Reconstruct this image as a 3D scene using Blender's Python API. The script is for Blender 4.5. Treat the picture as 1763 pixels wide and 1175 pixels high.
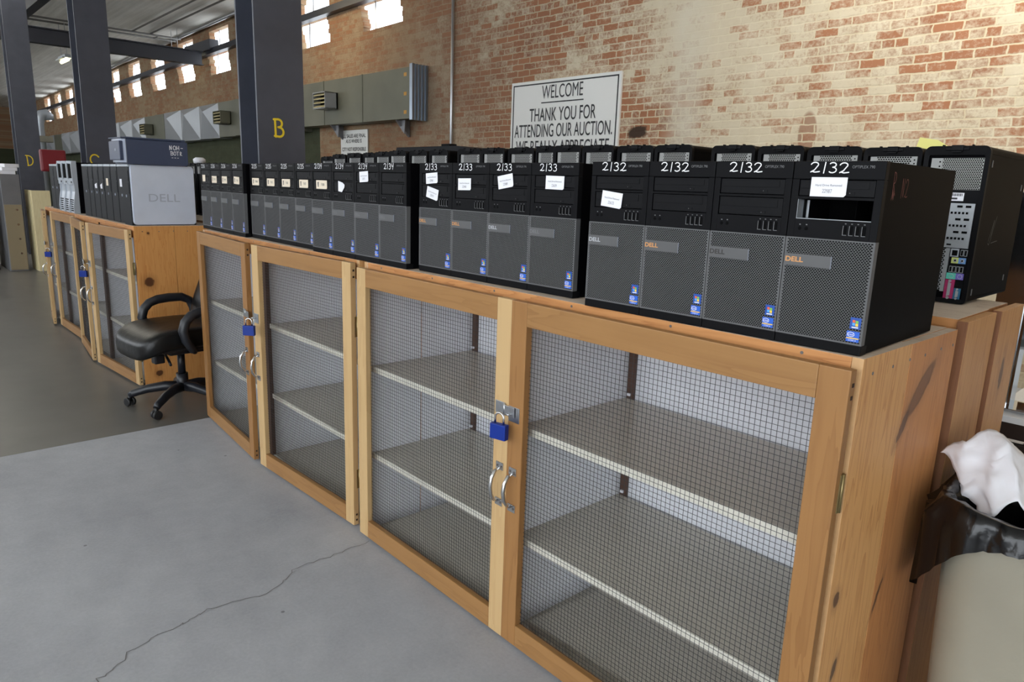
import bpy, bmesh, math, random
from math import sin, cos, pi, radians
from mathutils import Vector, Matrix
random.seed(7)
SC = bpy.context.scene
COL = SC.collection
for o in list(bpy.data.objects):
    bpy.data.objects.remove(o)

# ------------------------------------------------------------------ camera
cd = bpy.data.cameras.new('camera'); cam = bpy.data.objects.new('camera', cd); COL.objects.link(cam)
cd.sensor_fit = 'HORIZONTAL'; cd.sensor_width = 36.0
cd.lens = 1212.0 / 1763.0 * 36.0
cd.clip_start = 0.02; cd.clip_end = 300
YAW, PITCH, ROLL = radians(46.9), radians(12.35), radians(1.98)
fw = Vector((-sin(YAW) * cos(PITCH), cos(YAW) * cos(PITCH), -sin(PITCH)))
r0 = Vector((cos(YAW), sin(YAW), 0)); u0 = r0.cross(fw)
rr = cos(ROLL) * r0 + sin(ROLL) * u0; uu = -sin(ROLL) * r0 + cos(ROLL) * u0
cam.matrix_world = Matrix(((rr.x, uu.x, -fw.x, 0), (rr.y, uu.y, -fw.y, 0), (rr.z, uu.z, -fw.z, 1.393), (0, 0, 0, 1)))
SC.camera = cam

# ------------------------------------------------------------------ light
SC.view_settings.view_transform = 'Standard'
SC.view_settings.look = 'None'
SC.view_settings.exposure = 0.0
SC.view_settings.gamma = 1.0
SC.view_settings.use_curve_mapping = False
W = bpy.data.worlds.new('daylight'); SC.world = W; W.use_nodes = True
bg = W.node_tree.nodes['Background']
bg.inputs[0].default_value = (0.88, 0.94, 1.0, 1); bg.inputs[1].default_value = 5.0
SC.cycles.use_denoising = True
SC.cycles.max_bounces = 8
SC.cycles.diffuse_bounces = 5
SC.cycles.sample_clamp_indirect = 6.0


def area(name, loc, size, power, color, rot=(0, 0, 0), sy=None):
    l = bpy.data.lights.new(name, 'AREA'); l.energy = power; l.color = color
    l.shape = 'RECTANGLE'; l.size = size; l.size_y = sy or size
    o = bpy.data.objects.new(name, l); COL.objects.link(o)
    o.location = loc; o.rotation_euler = rot
    return o


# warm tube lamps hanging out of the frame over the brick wall, and over the aisle
area('tube_lamp_over_wall', (-1.2, 5.2, 4.3), 2.6, 85, (1.0, 0.94, 0.84), (radians(35), 0, 0), 0.3)
area('tube_lamp_over_wall', (-11.5, 5.3, 4.5), 2.4, 25, (1.0, 0.82, 0.55), (radians(30), 0, 0), 0.3)

for _x in (-13.0, -20.0, -28.0):      # added unseen uplights, only there to brighten the hall ceiling
    area('added_ceiling_uplight', (_x, 0.6, 3.7), 2.4, 150, (1.0, 0.97, 0.9), (radians(180), 0, 0), 0.4)


# ------------------------------------------------------------------ helpers
def s2l(c):
    return tuple(((x / 255) / 12.92 if x / 255 <= 0.04045 else ((x / 255 + 0.055) / 1.055) ** 2.4) for x in c)


def tag(o, label=None, cat=None, group=None, kind=None):
    if label: o['label'] = label
    if cat: o['category'] = cat
    if group: o['group'] = group
    if kind: o['kind'] = kind
    return o


def link(name, data, parent=None):
    o = bpy.data.objects.new(name, data); COL.objects.link(o)
    if parent: o.parent = parent
    return o


def empty(name, loc=(0, 0, 0), rz=0, label=None, cat=None, group=None):
    o = bpy.data.objects.new(name, None); COL.objects.link(o)
    o.location = loc; o.rotation_euler = (0, 0, rz); o.empty_display_size = 0.1
    return tag(o, label, cat, group)


def children(o):
    return KIDS.get(o.name) or [c for c in bpy.data.objects if c.parent == o]


KIDS = {}


def copy_tree(o, parent=None):
    c = o.copy(); COL.objects.link(c); c.parent = parent
    for k in [x for x in bpy.data.objects if x.parent == o]:
        copy_tree(k, c)
    return c


class MB:
    """collects shapes of ONE part; build() links them as one mesh object"""
    def __init__(self):
        self.bm = bmesh.new()

    def box(self, x0, x1, y0, y1, z0, z1, mi=0, bev=0.0, M=None):
        vs = [self.bm.verts.new((x, y, z)) for z in (z0, z1) for y in (y0, y1) for x in (x0, x1)]
        fs = [(0, 2, 3, 1), (4, 5, 7, 6), (0, 1, 5, 4), (2, 6, 7, 3), (0, 4, 6, 2), (1, 3, 7, 5)]
        faces = [self.bm.faces.new([vs[i] for i in f]) for f in fs]
        for f in faces: f.material_index = mi
        if bev:
            es = list({e for f in faces for e in f.edges})
            r = bmesh.ops.bevel(self.bm, geom=es, offset=bev, segments=2, profile=0.6, affect='EDGES', clamp_overlap=True)
            for f in r['faces']: f.material_index = mi
            vs = list({v for f in r['faces'] for v in f.verts} | {v for v in vs if v.is_valid})
        if M is not None:
            bmesh.ops.transform(self.bm, matrix=M, verts=[v for v in vs if v.is_valid])
        return faces

    def quad(self, pts, mi=0):
        f = self.bm.faces.new([self.bm.verts.new(p) for p in pts]); f.material_index = mi
        return f

    def prism(self, pts, ext, mi=0):
        """closed outline pts (3-D, planar) pushed along ext"""
        e = Vector(ext)
        a = [self.bm.verts.new(p) for p in pts]; b = [self.bm.verts.new(Vector(p) + e) for p in pts]
        n = len(pts)
        fs = [self.bm.faces.new(a[::-1]), self.bm.faces.new(b)]
        for i in range(n):
            fs.append(self.bm.faces.new((a[i], a[(i + 1) % n], b[(i + 1) % n], b[i])))
        for f in fs: f.material_index = mi
        bmesh.ops.recalc_face_normals(self.bm, faces=fs)

    def tube(self, pts, r, seg=10, mi=0, cap=True, smooth=True):
        pts = [Vector(p) for p in pts]; n = len(pts)
        rs = r if isinstance(r, (list, tuple)) else [r] * n
        rings = []; prev = None
        for i, p in enumerate(pts):
            t = (pts[min(i + 1, n - 1)] - pts[max(i - 1, 0)]).normalized()
            if prev is None:
                a = Vector((0, 0, 1)) if abs(t.z) < 0.9 else Vector((1, 0, 0))
                x = t.cross(a).normalized()
            else:
                x = (prev - t * prev.dot(t)).normalized()
            y = t.cross(x); prev = x
            rings.append([self.bm.verts.new(p + rs[i] * (cos(2 * pi * k / seg) * x + sin(2 * pi * k / seg) * y)) for k in range(seg)])
        for i in range(n - 1):
            for k in range(seg):
                f = self.bm.faces.new((rings[i][k], rings[i][(k + 1) % seg], rings[i + 1][(k + 1) % seg], rings[i + 1][k]))
                f.material_index = mi; f.smooth = smooth
        if cap:
            f = self.bm.faces.new(rings[0][::-1]); f.material_index = mi
            f = self.bm.faces.new(rings[-1]); f.material_index = mi

    def lathe(self, prof, seg=20, mi=0, M=None):
        rings = []
        for (r, z) in prof:
            rings.append([self.bm.verts.new((r * cos(2 * pi * k / seg), r * sin(2 * pi * k / seg), z)) for k in range(seg)])
        for i in range(len(prof) - 1):
            for k in range(seg):
                f = self.bm.faces.new((rings[i][k], rings[i][(k + 1) % seg], rings[i + 1][(k + 1) % seg], rings[i + 1][k]))
                f.material_index = mi; f.smooth = True
        for ring in (rings[0][::-1], rings[-1]):
            f = self.bm.faces.new(ring); f.material_index = mi
        if M is not None:
            bmesh.ops.transform(self.bm, matrix=M, verts=[v for g in rings for v in g])

    def build(self, name, mats, parent=None, loc=None, mesh_only=False):
        me = bpy.data.meshes.new(name); self.bm.to_mesh(me); self.bm.free()
        for m in (mats if isinstance(mats, (list, tuple)) else [mats]): me.materials.append(m)
        if mesh_only: return me
        o = link(name, me, parent)
        if loc is not None: o.location = loc
        return o


def cushion(bm, cx, cy, cz, a, b, c, e1=0.35, e2=0.45, nu=28, nv=14, warp=None, mi=0):
    """soft rounded block (superellipsoid)"""
    def sp(v, e): return math.copysign(abs(v) ** e, v)
    rings = []
    for j in range(nv + 1):
        v = -pi / 2 + pi * j / nv
        ring = []
        for i in range(nu):
            u = 2 * pi * i / nu
            p = Vector((a * sp(cos(v), e1) * sp(cos(u), e2), b * sp(cos(v), e1) * sp(sin(u), e2), c * sp(sin(v), e1)))
            if warp: p = warp(p)
            ring.append(bm.verts.new(p + Vector((cx, cy, cz))))
        rings.append(ring)
    fs = []
    for j in range(nv):
        for i in range(nu):
            fs.append(bm.faces.new((rings[j][i], rings[j][(i + 1) % nu], rings[j + 1][(i + 1) % nu], rings[j + 1][i])))
    for f in fs: f.smooth = True; f.material_index = mi
    bmesh.ops.remove_doubles(bm, verts=[v for r in (rings[0], rings[-1]) for v in r], dist=1e-5)


# ------------------------------------------------------------------ materials
def mat(name, col, rough=0.5, metal=0.0, spec=0.5, noise=0.0, nscale=20.0, bump=0.0, bscale=200.0, trans=0.0, emit=None, coat=0.0):
    m = bpy.data.materials.new(name); m.use_nodes = True
    nt = m.node_tree; b = nt.nodes['Principled BSDF']
    c = s2l(col)
    b.inputs['Base Color'].default_value = (*c, 1); b.inputs['Roughness'].default_value = rough
    b.inputs['Metallic'].default_value = metal; b.inputs['Specular IOR Level'].default_value = spec
    if coat: b.inputs['Coat Weight'].default_value = coat
    if emit:
        b.inputs['Emission Color'].default_value = (*s2l(emit[0]), 1); b.inputs['Emission Strength'].default_value = emit[1]
    if noise or bump:
        tc = nt.nodes.new('ShaderNodeTexCoord')
    if noise:
        n = nt.nodes.new('ShaderNodeTexNoise'); n.inputs['Scale'].default_value = nscale; n.inputs['Detail'].default_value = 6
        nt.links.new(tc.outputs['Object'], n.inputs['Vector'])
        r = nt.nodes.new('ShaderNodeMapRange'); r.inputs[1].default_value = 0.3; r.inputs[2].default_value = 0.7
        r.inputs[3].default_value = 1 - noise; r.inputs[4].default_value = 1 + noise
        nt.links.new(n.outputs['Fac'], r.inputs[0])
        mx = nt.nodes.new('ShaderNodeVectorMath'); mx.operation = 'SCALE'; mx.inputs[0].default_value = c
        nt.links.new(r.outputs[0], mx.inputs['Scale']); nt.links.new(mx.outputs[0], b.inputs['Base Color'])
    if bump:
        n2 = nt.nodes.new('ShaderNodeTexNoise'); n2.inputs['Scale'].default_value = bscale; n2.inputs['Detail'].default_value = 4
        nt.links.new(tc.outputs['Object'], n2.inputs['Vector'])
        bp = nt.nodes.new('ShaderNodeBump'); bp.inputs['Strength'].default_value = bump; bp.inputs['Distance'].default_value = 0.01
        nt.links.new(n2.outputs['Fac'], bp.inputs['Height']); nt.links.new(bp.outputs[0], b.inputs['Normal'])
    return m


class NT:
    """small node-tree writer"""
    def __init__(self, name):
        self.m = bpy.data.materials.new(name); self.m.use_nodes = True
        self.t = self.m.node_tree; self.b = self.t.nodes['Principled BSDF']
        self.tc = self.t.nodes.new('ShaderNodeTexCoord')

    def n(self, typ, **kw):
        x = self.t.nodes.new('ShaderNode' + typ)
        for k, v in kw.items():
            setattr(x, k, v)
        return x

    def l(self, a, b): self.t.links.new(a, b)

    def mapping(self, scale, loc=(0, 0, 0), rot=(0, 0, 0), src=None):
        m = self.n('Mapping'); m.inputs['Scale'].default_value = scale; m.inputs['Location'].default_value = loc; m.inputs['Rotation'].default_value = rot
        self.l(src or self.tc.outputs['Object'], m.inputs['Vector']); return m.outputs[0]

    def noise(self, vec, scale, detail=5, rough=0.6, dist=0.0):
        n = self.n('TexNoise'); n.inputs['Scale'].default_value = scale; n.inputs['Detail'].default_value = detail
        n.inputs['Roughness'].default_value = rough; n.inputs['Distortion'].default_value = dist
        self.l(vec, n.inputs['Vector']); return n.outputs['Fac']

    def ramp(self, fac, stops):
        r = self.n('ValToRGB'); e = r.color_ramp.elements
        while len(e) < len(stops): e.new(0.5)
        for i, (p, c) in enumerate(stops):
            e[i].position = p
            e[i].color = (*c, 1) if isinstance(c, tuple) else (c, c, c, 1)
        self.l(fac, r.inputs[0]); return r.outputs[0]

    def math(self, op, a, b=None, c=None):
        m = self.n('Math', operation=op)
        for i, v in enumerate((a, b, c)):
            if v is None: continue
            if isinstance(v, (int, float)): m.inputs[i].default_value = v
            else: self.l(v, m.inputs[i])
        return m.outputs[0]

    def mix(self, fac, a, b, mode='MIX'):
        m = self.n('Mix', data_type='RGBA', blend_type=mode)
        for s, v in ((m.inputs[0], fac), (m.inputs[6], a), (m.inputs[7], b)):
            if isinstance(v, (int, float)): s.default_value = v
            elif isinstance(v, tuple): s.default_value = (*v, 1)
            else: self.l(v, s)
        return m.outputs[2]

    def xyz(self):
        s = self.n('SeparateXYZ'); self.l(self.tc.outputs['Object'], s.inputs[0]); return s.outputs

    def ellipse(self, comps, centre, rad, soft=0.25):
        """1 inside an ellipse of object space; comps = two sockets"""
        a = self.math('DIVIDE', self.math('SUBTRACT', comps[0], centre[0]), rad[0])
        b = self.math('DIVIDE', self.math('SUBTRACT', comps[1], centre[1]), rad[1])
        d = self.math('SQRT', self.math('ADD', self.math('MULTIPLY', a, a), self.math('MULTIPLY', b, b)))
        r = self.n('MapRange'); r.inputs[1].default_value = 1 - soft; r.inputs[2].default_value = 1 + soft
        r.inputs[3].default_value = 1; r.inputs[4].default_value = 0
        self.l(d, r.inputs[0]); return r.outputs[0]

    def bump(self, h, strength=0.3, dist=0.01):
        b = self.n('Bump'); b.inputs['Strength'].default_value = strength; b.inputs['Distance'].default_value = dist
        self.l(h, b.inputs['Height']); self.l(b.outputs[0], self.b.inputs['Normal'])

    def done(self, col, rough=0.5, metal=0.0, spec=0.5):
        if isinstance(col, tuple): self.b.inputs['Base Color'].default_value = (*col, 1)
        else: self.l(col, self.b.inputs['Base Color'])
        if isinstance(rough, float): self.b.inputs['Roughness'].default_value = rough
        else: self.l(rough, self.b.inputs['Roughness'])
        self.b.inputs['Metallic'].default_value = metal; self.b.inputs['Specular IOR Level'].default_value = spec
        return self.m


def wood(name, light, dark, axis='Z', rough=0.5, contrast=1.0, off=(0, 0, 0), knots=(), kplane='YZ', bands=9.0):
    t = NT(name)
    st = {'X': (0.7, 9, 9), 'Y': (9, 0.7, 9), 'Z': (9, 9, 0.7)}[axis]
    v = t.mapping(st, off)
    a = t.noise(v, 2.2, 3, 0.5, 0.6)
    wv = t.math('FRACT', t.math('MULTIPLY', a, bands))
    wv = t.math('POWER', wv, 3.0)
    st2 = {'X': (1.5, 130, 130), 'Y': (130, 1.5, 130), 'Z': (130, 130, 1.5)}[axis]
    fine = t.noise(t.mapping(st2, off), 1.0, 3, 0.6)
    big = t.noise(t.mapping((1, 1, 1), off), 2.5, 3)
    f = t.math('SUBTRACT', 0.55, t.math('MULTIPLY', wv, 0.5 * contrast))
    f = t.math('ADD', f, t.math('MULTIPLY', fine, 0.25))
    f = t.math('ADD', f, t.math('MULTIPLY', big, 0.35))
    col = t.ramp(f, [(0.35, s2l(dark)), (0.85, s2l(light))])
    if knots:
        x = t.xyz(); comps = {'YZ': (x[1], x[2]), 'XZ': (x[0], x[2])}[kplane]
        wob = t.math('MULTIPLY', t.math('SUBTRACT', t.noise(t.tc.outputs['Object'], 25, 3), 0.5), 0.022)
        for (cu, cv, ru, rv, kc, sh) in knots:
            u = t.math('SUBTRACT', comps[0], t.math('MULTIPLY', t.math('SUBTRACT', comps[1], cv), sh)) if sh else comps[0]
            c2 = (t.math('ADD', u, wob), t.math('ADD', comps[1], wob))
            halo = t.ellipse(c2, (cu, cv), (ru * 1.5, rv * 1.6), 0.5)
            col = t.mix(t.math('MULTIPLY', halo, 0.35), col, s2l(kc))
            edge = t.ellipse(c2, (cu, cv), (ru, rv), 0.12); core = t.ellipse(c2, (cu, cv), (ru * 0.8, rv * 0.84), 0.2)
            col = t.mix(t.math('MULTIPLY', edge, 0.75), col, s2l(tuple(q * 0.62 for q in kc)))
            col = t.mix(t.math('MULTIPLY', core, 0.7), col, s2l(kc))
    t.bump(fine, 0.08, 0.004)
    return t.done(col, rough, 0, 0.35)


M = {}
M['tan_rail'] = wood('tan_rail_wood', (152, 112, 68), (126, 88, 50), 'X', 0.42, 0.5, bands=5)
M['tan_stile'] = wood('tan_stile_wood', (150, 108, 64), (124, 84, 46), 'Z', 0.42, 0.5, bands=5)
M['pale_stile'] = wood('pale_stile_wood', (192, 160, 114), (172, 136, 90), 'Z', 0.42, 0.4, bands=4)
M['pale_rail'] = wood('pale_rail_wood', (178, 146, 108), (154, 120, 84), 'X', 0.42, 0.4, bands=4)
KN1 = [(0.34, 0.985, 0.038, 0.055, (136, 94, 66), 1.0), (0.262, 0.915, 0.014, 0.032, (112, 78, 56), 0.6), (0.035, 0.585, 0.012, 0.018, (104, 72, 54), 0), (0.075, 0.40, 0.011, 0.026, (108, 84, 70), 0.3), (0.27, 0.50, 0.007, 0.04, (104, 74, 56), 0.5)]
M['pine_side'] = wood('pine_side_wood', (212, 162, 106), (172, 114, 64), 'Z', 0.5, 0.6, (3, 1, 0), KN1, bands=8)
M['pine_red'] = wood('pine_red_wood', (192, 134, 84), (152, 94, 54), 'Z', 0.5, 0.5, (6, 2, 0), KN1, bands=7)
M['pine_end'] = mat('pine_cut_edge', (190, 150, 104), 0.6, noise=0.1, nscale=30)
KN3 = [(0.07, 0.70, 0.030, 0.030, (84, 46, 26), 0), (0.085, 1.02, 0.008, 0.009, (84, 50, 30), 0), (0.09, 0.08, 0.020, 0.020, (84, 48, 28), 0)]
M['pine_knotty'] = wood('pine_knotty_wood', (204, 146, 84), (180, 112, 56), 'Z', 0.5, 0.6, (1, 5, 2), KN3)
KN4 = [(0.36, 0.93, 0.016, 0.045, (124, 92, 66), 0), (0.37, 0.70, 0.018, 0.03, (134, 98, 66), 0.6), (0.16, 0.72, 0.005, 0.05, (116, 78, 50), 0)]
M['pine_back'] = wood('pine_back_wood', (196, 146, 94), (158, 102, 58), 'Z', 0.5, 0.55, (7, 3, 1), KN4)
M['pine_front'] = wood('pine_front_wood', (188, 132, 80), (152, 96, 52), 'X', 0.5, 0.7, (2, 2, 5))
M['top_board'] = wood('top_board_wood', (206, 190, 172), (168, 146, 126), 'X', 0.6, 0.6, (0, 4, 0))
M['brown_post'] = wood('brown_post_wood', (86, 62, 50), (58, 40, 32), 'Z', 0.5, 0.4)
M['shade_edge'] = wood('shade_painted_board_edge', (120, 78, 50), (92, 58, 38), 'Z', 0.6, 0.4)  # dark tone on plank edges paints in the shade of the gap
M['white_paint'] = mat('white_paint', (220, 221, 226), 0.5, noise=0.05, nscale=3)
M['shelf'] = wood('shelf_board_wood', (188, 182, 170), (166, 160, 148), 'X', 0.28, 0.4, (0, 8, 0))
M['shelf_edge'] = mat('shelf_edge_paint', (206, 202, 190), 0.4, noise=0.06, nscale=8)
M['wire'] = mat('dark_wire', (58, 58, 60), 0.5, 0.4)
M['chrome'] = mat('chrome', (205, 205, 205), 0.22, 1.0)
M['zinc'] = mat('zinc_plate', (185, 188, 192), 0.3, 1.0, noise=0.08, nscale=90)
M['brass'] = mat('dull_hinge_metal', (150, 135, 95), 0.4, 0.8)
M['blue_lock'] = mat('blue_anodised', (12, 44, 130), 0.4, 0.0, spec=0.3)
M['screw'] = mat('dark_screw_hole', (50, 34, 26), 0.8)
M['screwhead'] = mat('screw_head', (120, 115, 112), 0.4, 0.8)
M['black'] = mat('black_plastic', (16, 16, 18), 0.5, spec=0.08, bump=0.04, bscale=900)
M['black_case'] = mat('black_painted_steel', (7, 7, 9), 0.5, spec=0.03, bump=0.03, bscale=1200)
M['black_deep'] = mat('black_inside', (3, 3, 4), 0.8, spec=0.1)
M['bay'] = mat('bay_plastic', (18, 18, 20), 0.45, spec=0.10)
M['grille'] = mat('grey_grille', (94, 94, 95), 0.5, spec=0.2, noise=0.03, nscale=30)
M['badge'] = mat('grey_badge', (84, 84, 85), 0.4)
M['silver_edge'] = mat('silver_edge', (140, 146, 160), 0.35, 0.3)
M['paint_white'] = mat('white_paint_pen', (236, 236, 238), 0.5)
M['paper'] = mat('white_sticker_paper', (228, 228, 234), 0.6)
M['paper_tan'] = mat('cream_sticker_paper', (222, 208, 186), 0.6)
M['ink'] = mat('ink', (52, 52, 58), 0.6)
M['ink_grey'] = mat('grey_print', (108, 108, 110), 0.6)
M['badge_orange'] = mat('worn_orange_print', (196, 140, 84), 0.5)
M['badge_dark'] = mat('worn_dark_print', (44, 40, 38), 0.5)
M['badge_silver'] = mat('silver_print', (170, 172, 176), 0.4)
M['st_blue'] = mat('sticker_blue', (28, 74, 158), 0.35)
M['st_blue2'] = mat('sticker_bright_blue', (34, 92, 196), 0.35)
M['st_white'] = mat('sticker_white', (225, 230, 240), 0.4)
M['st_red'] = mat('flag_red', (214, 92, 48), 0.4)
M['st_green'] = mat('flag_green', (120, 178, 66), 0.4)
M['st_cyan'] = mat('flag_blue', (84, 160, 224), 0.4)
M['st_yellow'] = mat('flag_yellow', (240, 196, 60), 0.4)
M['chalk_pink'] = mat('pink_chalk', (128, 78, 72), 0.8)
M['steel_perf'] = mat('perforated_steel', (140, 140, 138), 0.42, 0.4)
M['steel_slot'] = mat('slot_steel', (176, 180, 184), 0.38, 0.6)
M['io_lime'] = mat('port_lime', (186, 196, 112), 0.5)
M['io_blue'] = mat('port_light_blue', (96, 138, 190), 0.5)
M['io_teal'] = mat('port_teal', (82, 178, 160), 0.5)
M['io_purple'] = mat('port_purple', (104, 92, 170), 0.5)
M['io_magenta'] = mat('port_magenta', (150, 30, 84), 0.5)
M['io_navy'] = mat('port_blue', (36, 92, 122), 0.5)
M['pc_silver'] = mat('silver_pc_panel', (212, 219, 234), 0.4, 0.3, noise=0.05, nscale=6)
M['pc_silver2'] = mat('silver_bezel', (186, 192, 200), 0.35, 0.4)
M['pc_grey'] = mat('dark_grey_bezel', (28, 29, 33), 0.5, spec=0.15)
M['pc_navy'] = mat('navy_black_case', (60, 68, 90), 0.38)
M['vinyl'] = mat('black_vinyl', (11, 11, 12), 0.36, spec=0.35, bump=0.2, bscale=26)
M['chair_plastic'] = mat('chair_plastic', (26, 28, 34), 0.4)
M['rubber'] = mat('caster_rubber', (18, 18, 20), 0.5)
M['can'] = mat('beige_bin_plastic', (144, 139, 124), 0.45, noise=0.07, nscale=5, bump=0.05, bscale=60)
M['bag'] = mat('black_bag_film', (9, 9, 11), 0.25, bump=0.2, bscale=30)
M['tissue'] = mat('white_paper_sheet', (226, 226, 232), 0.7)
M['stainless'] = mat('stainless', (196, 200, 204), 0.16, 1.0)
M['white_top'] = mat('white_laminate', (232, 234, 236), 0.25)
M['dark_frame'] = mat('dark_brown_frame', (44, 34, 30), 0.4)
M['dark_green'] = mat('dark_green_unit', (40, 46, 42), 0.5)
M['column'] = mat('dark_grey_column_paint', (68, 71, 82), 0.42, noise=0.12, nscale=6, bump=0.05, bscale=80)
M['beam'] = mat('dark_beam_paint', (44, 46, 54), 0.45)
M['paint_yellow'] = mat('yellow_paint', (224, 196, 40), 0.6)
M['duct_olive'] = mat('weathered_duct', (102, 102, 88), 0.5, 0.25, noise=0.14, nscale=1.6)
M['duct_silver'] = mat('galvanised_duct', (158, 161, 165), 0.42, 0.35, noise=0.06, nscale=2)
M['duct_flange'] = mat('galvanised_flange', (150, 160, 172), 0.28, 0.85)
M['louvre'] = mat('louvre_metal', (176, 164, 120), 0.4, 0.3)
M['dark_pipe'] = mat('dull_grey_pipe', (104, 102, 98), 0.5, 0.2)
M['conduit'] = mat('conduit', (190, 192, 196), 0.35, 0.8)
M['sign_white'] = mat('sign_white', (226, 226, 222), 0.45)
M['sign_black'] = mat('sign_black', (30, 30, 34), 0.5)
M['red'] = mat('dark_red_paint', (116, 22, 34), 0.45)
M['maroon'] = mat('maroon_paint', (70, 22, 26), 0.5)
M['ply'] = wood('plywood', (226, 212, 168), (204, 184, 138), 'Z', 0.5, 0.4)
M['steel_grey'] = mat('grey_steel', (132, 132, 136), 0.4, 0.5, noise=0.1, nscale=4)
M['yellow_note'] = mat('yellow_note', (230, 222, 132), 0.6)
M['lamp_glow'] = mat('lamp_tube_glow', (255, 246, 200), 0.5, emit=((255, 244, 190), 6.0))
M['clutter'] = mat('dark_clutter', (30, 31, 34), 0.45)


def floor_light():
    t = NT('light_concrete')
    o = t.tc.outputs['Object']
    a = t.noise(o, 0.9, 6, 0.6); b = t.noise(o, 7, 6, 0.65); c = t.noise(o, 90, 3, 0.6)
    f = t.math('ADD', t.math('MULTIPLY', a, 0.5), t.math('ADD', t.math('MULTIPLY', b, 0.3), t.math('MULTIPLY', c, 0.2)))
    col = t.ramp(f, [(0.32, s2l((144, 146, 151))), (0.68, s2l((182, 184, 188)))])
    sp = t.n('TexVoronoi'); sp.inputs['Scale'].default_value = 5.0; t.l(o, sp.inputs['Vector'])
    m = t.math('LESS_THAN', sp.outputs['Distance'], 0.035)
    col = t.mix(t.math('MULTIPLY', m, 0.6), col, s2l((70, 68, 66)))
    t.bump(c, 0.1, 0.003)
    return t.done(col, 0.55, 0, 0.3)


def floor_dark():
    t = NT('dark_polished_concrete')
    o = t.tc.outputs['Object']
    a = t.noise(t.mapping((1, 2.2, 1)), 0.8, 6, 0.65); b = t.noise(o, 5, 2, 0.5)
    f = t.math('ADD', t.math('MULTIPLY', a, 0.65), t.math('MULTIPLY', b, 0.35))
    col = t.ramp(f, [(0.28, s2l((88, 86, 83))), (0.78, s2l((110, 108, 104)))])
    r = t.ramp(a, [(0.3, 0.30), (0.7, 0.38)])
    return t.done(col, r, 0, 0.5)


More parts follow.
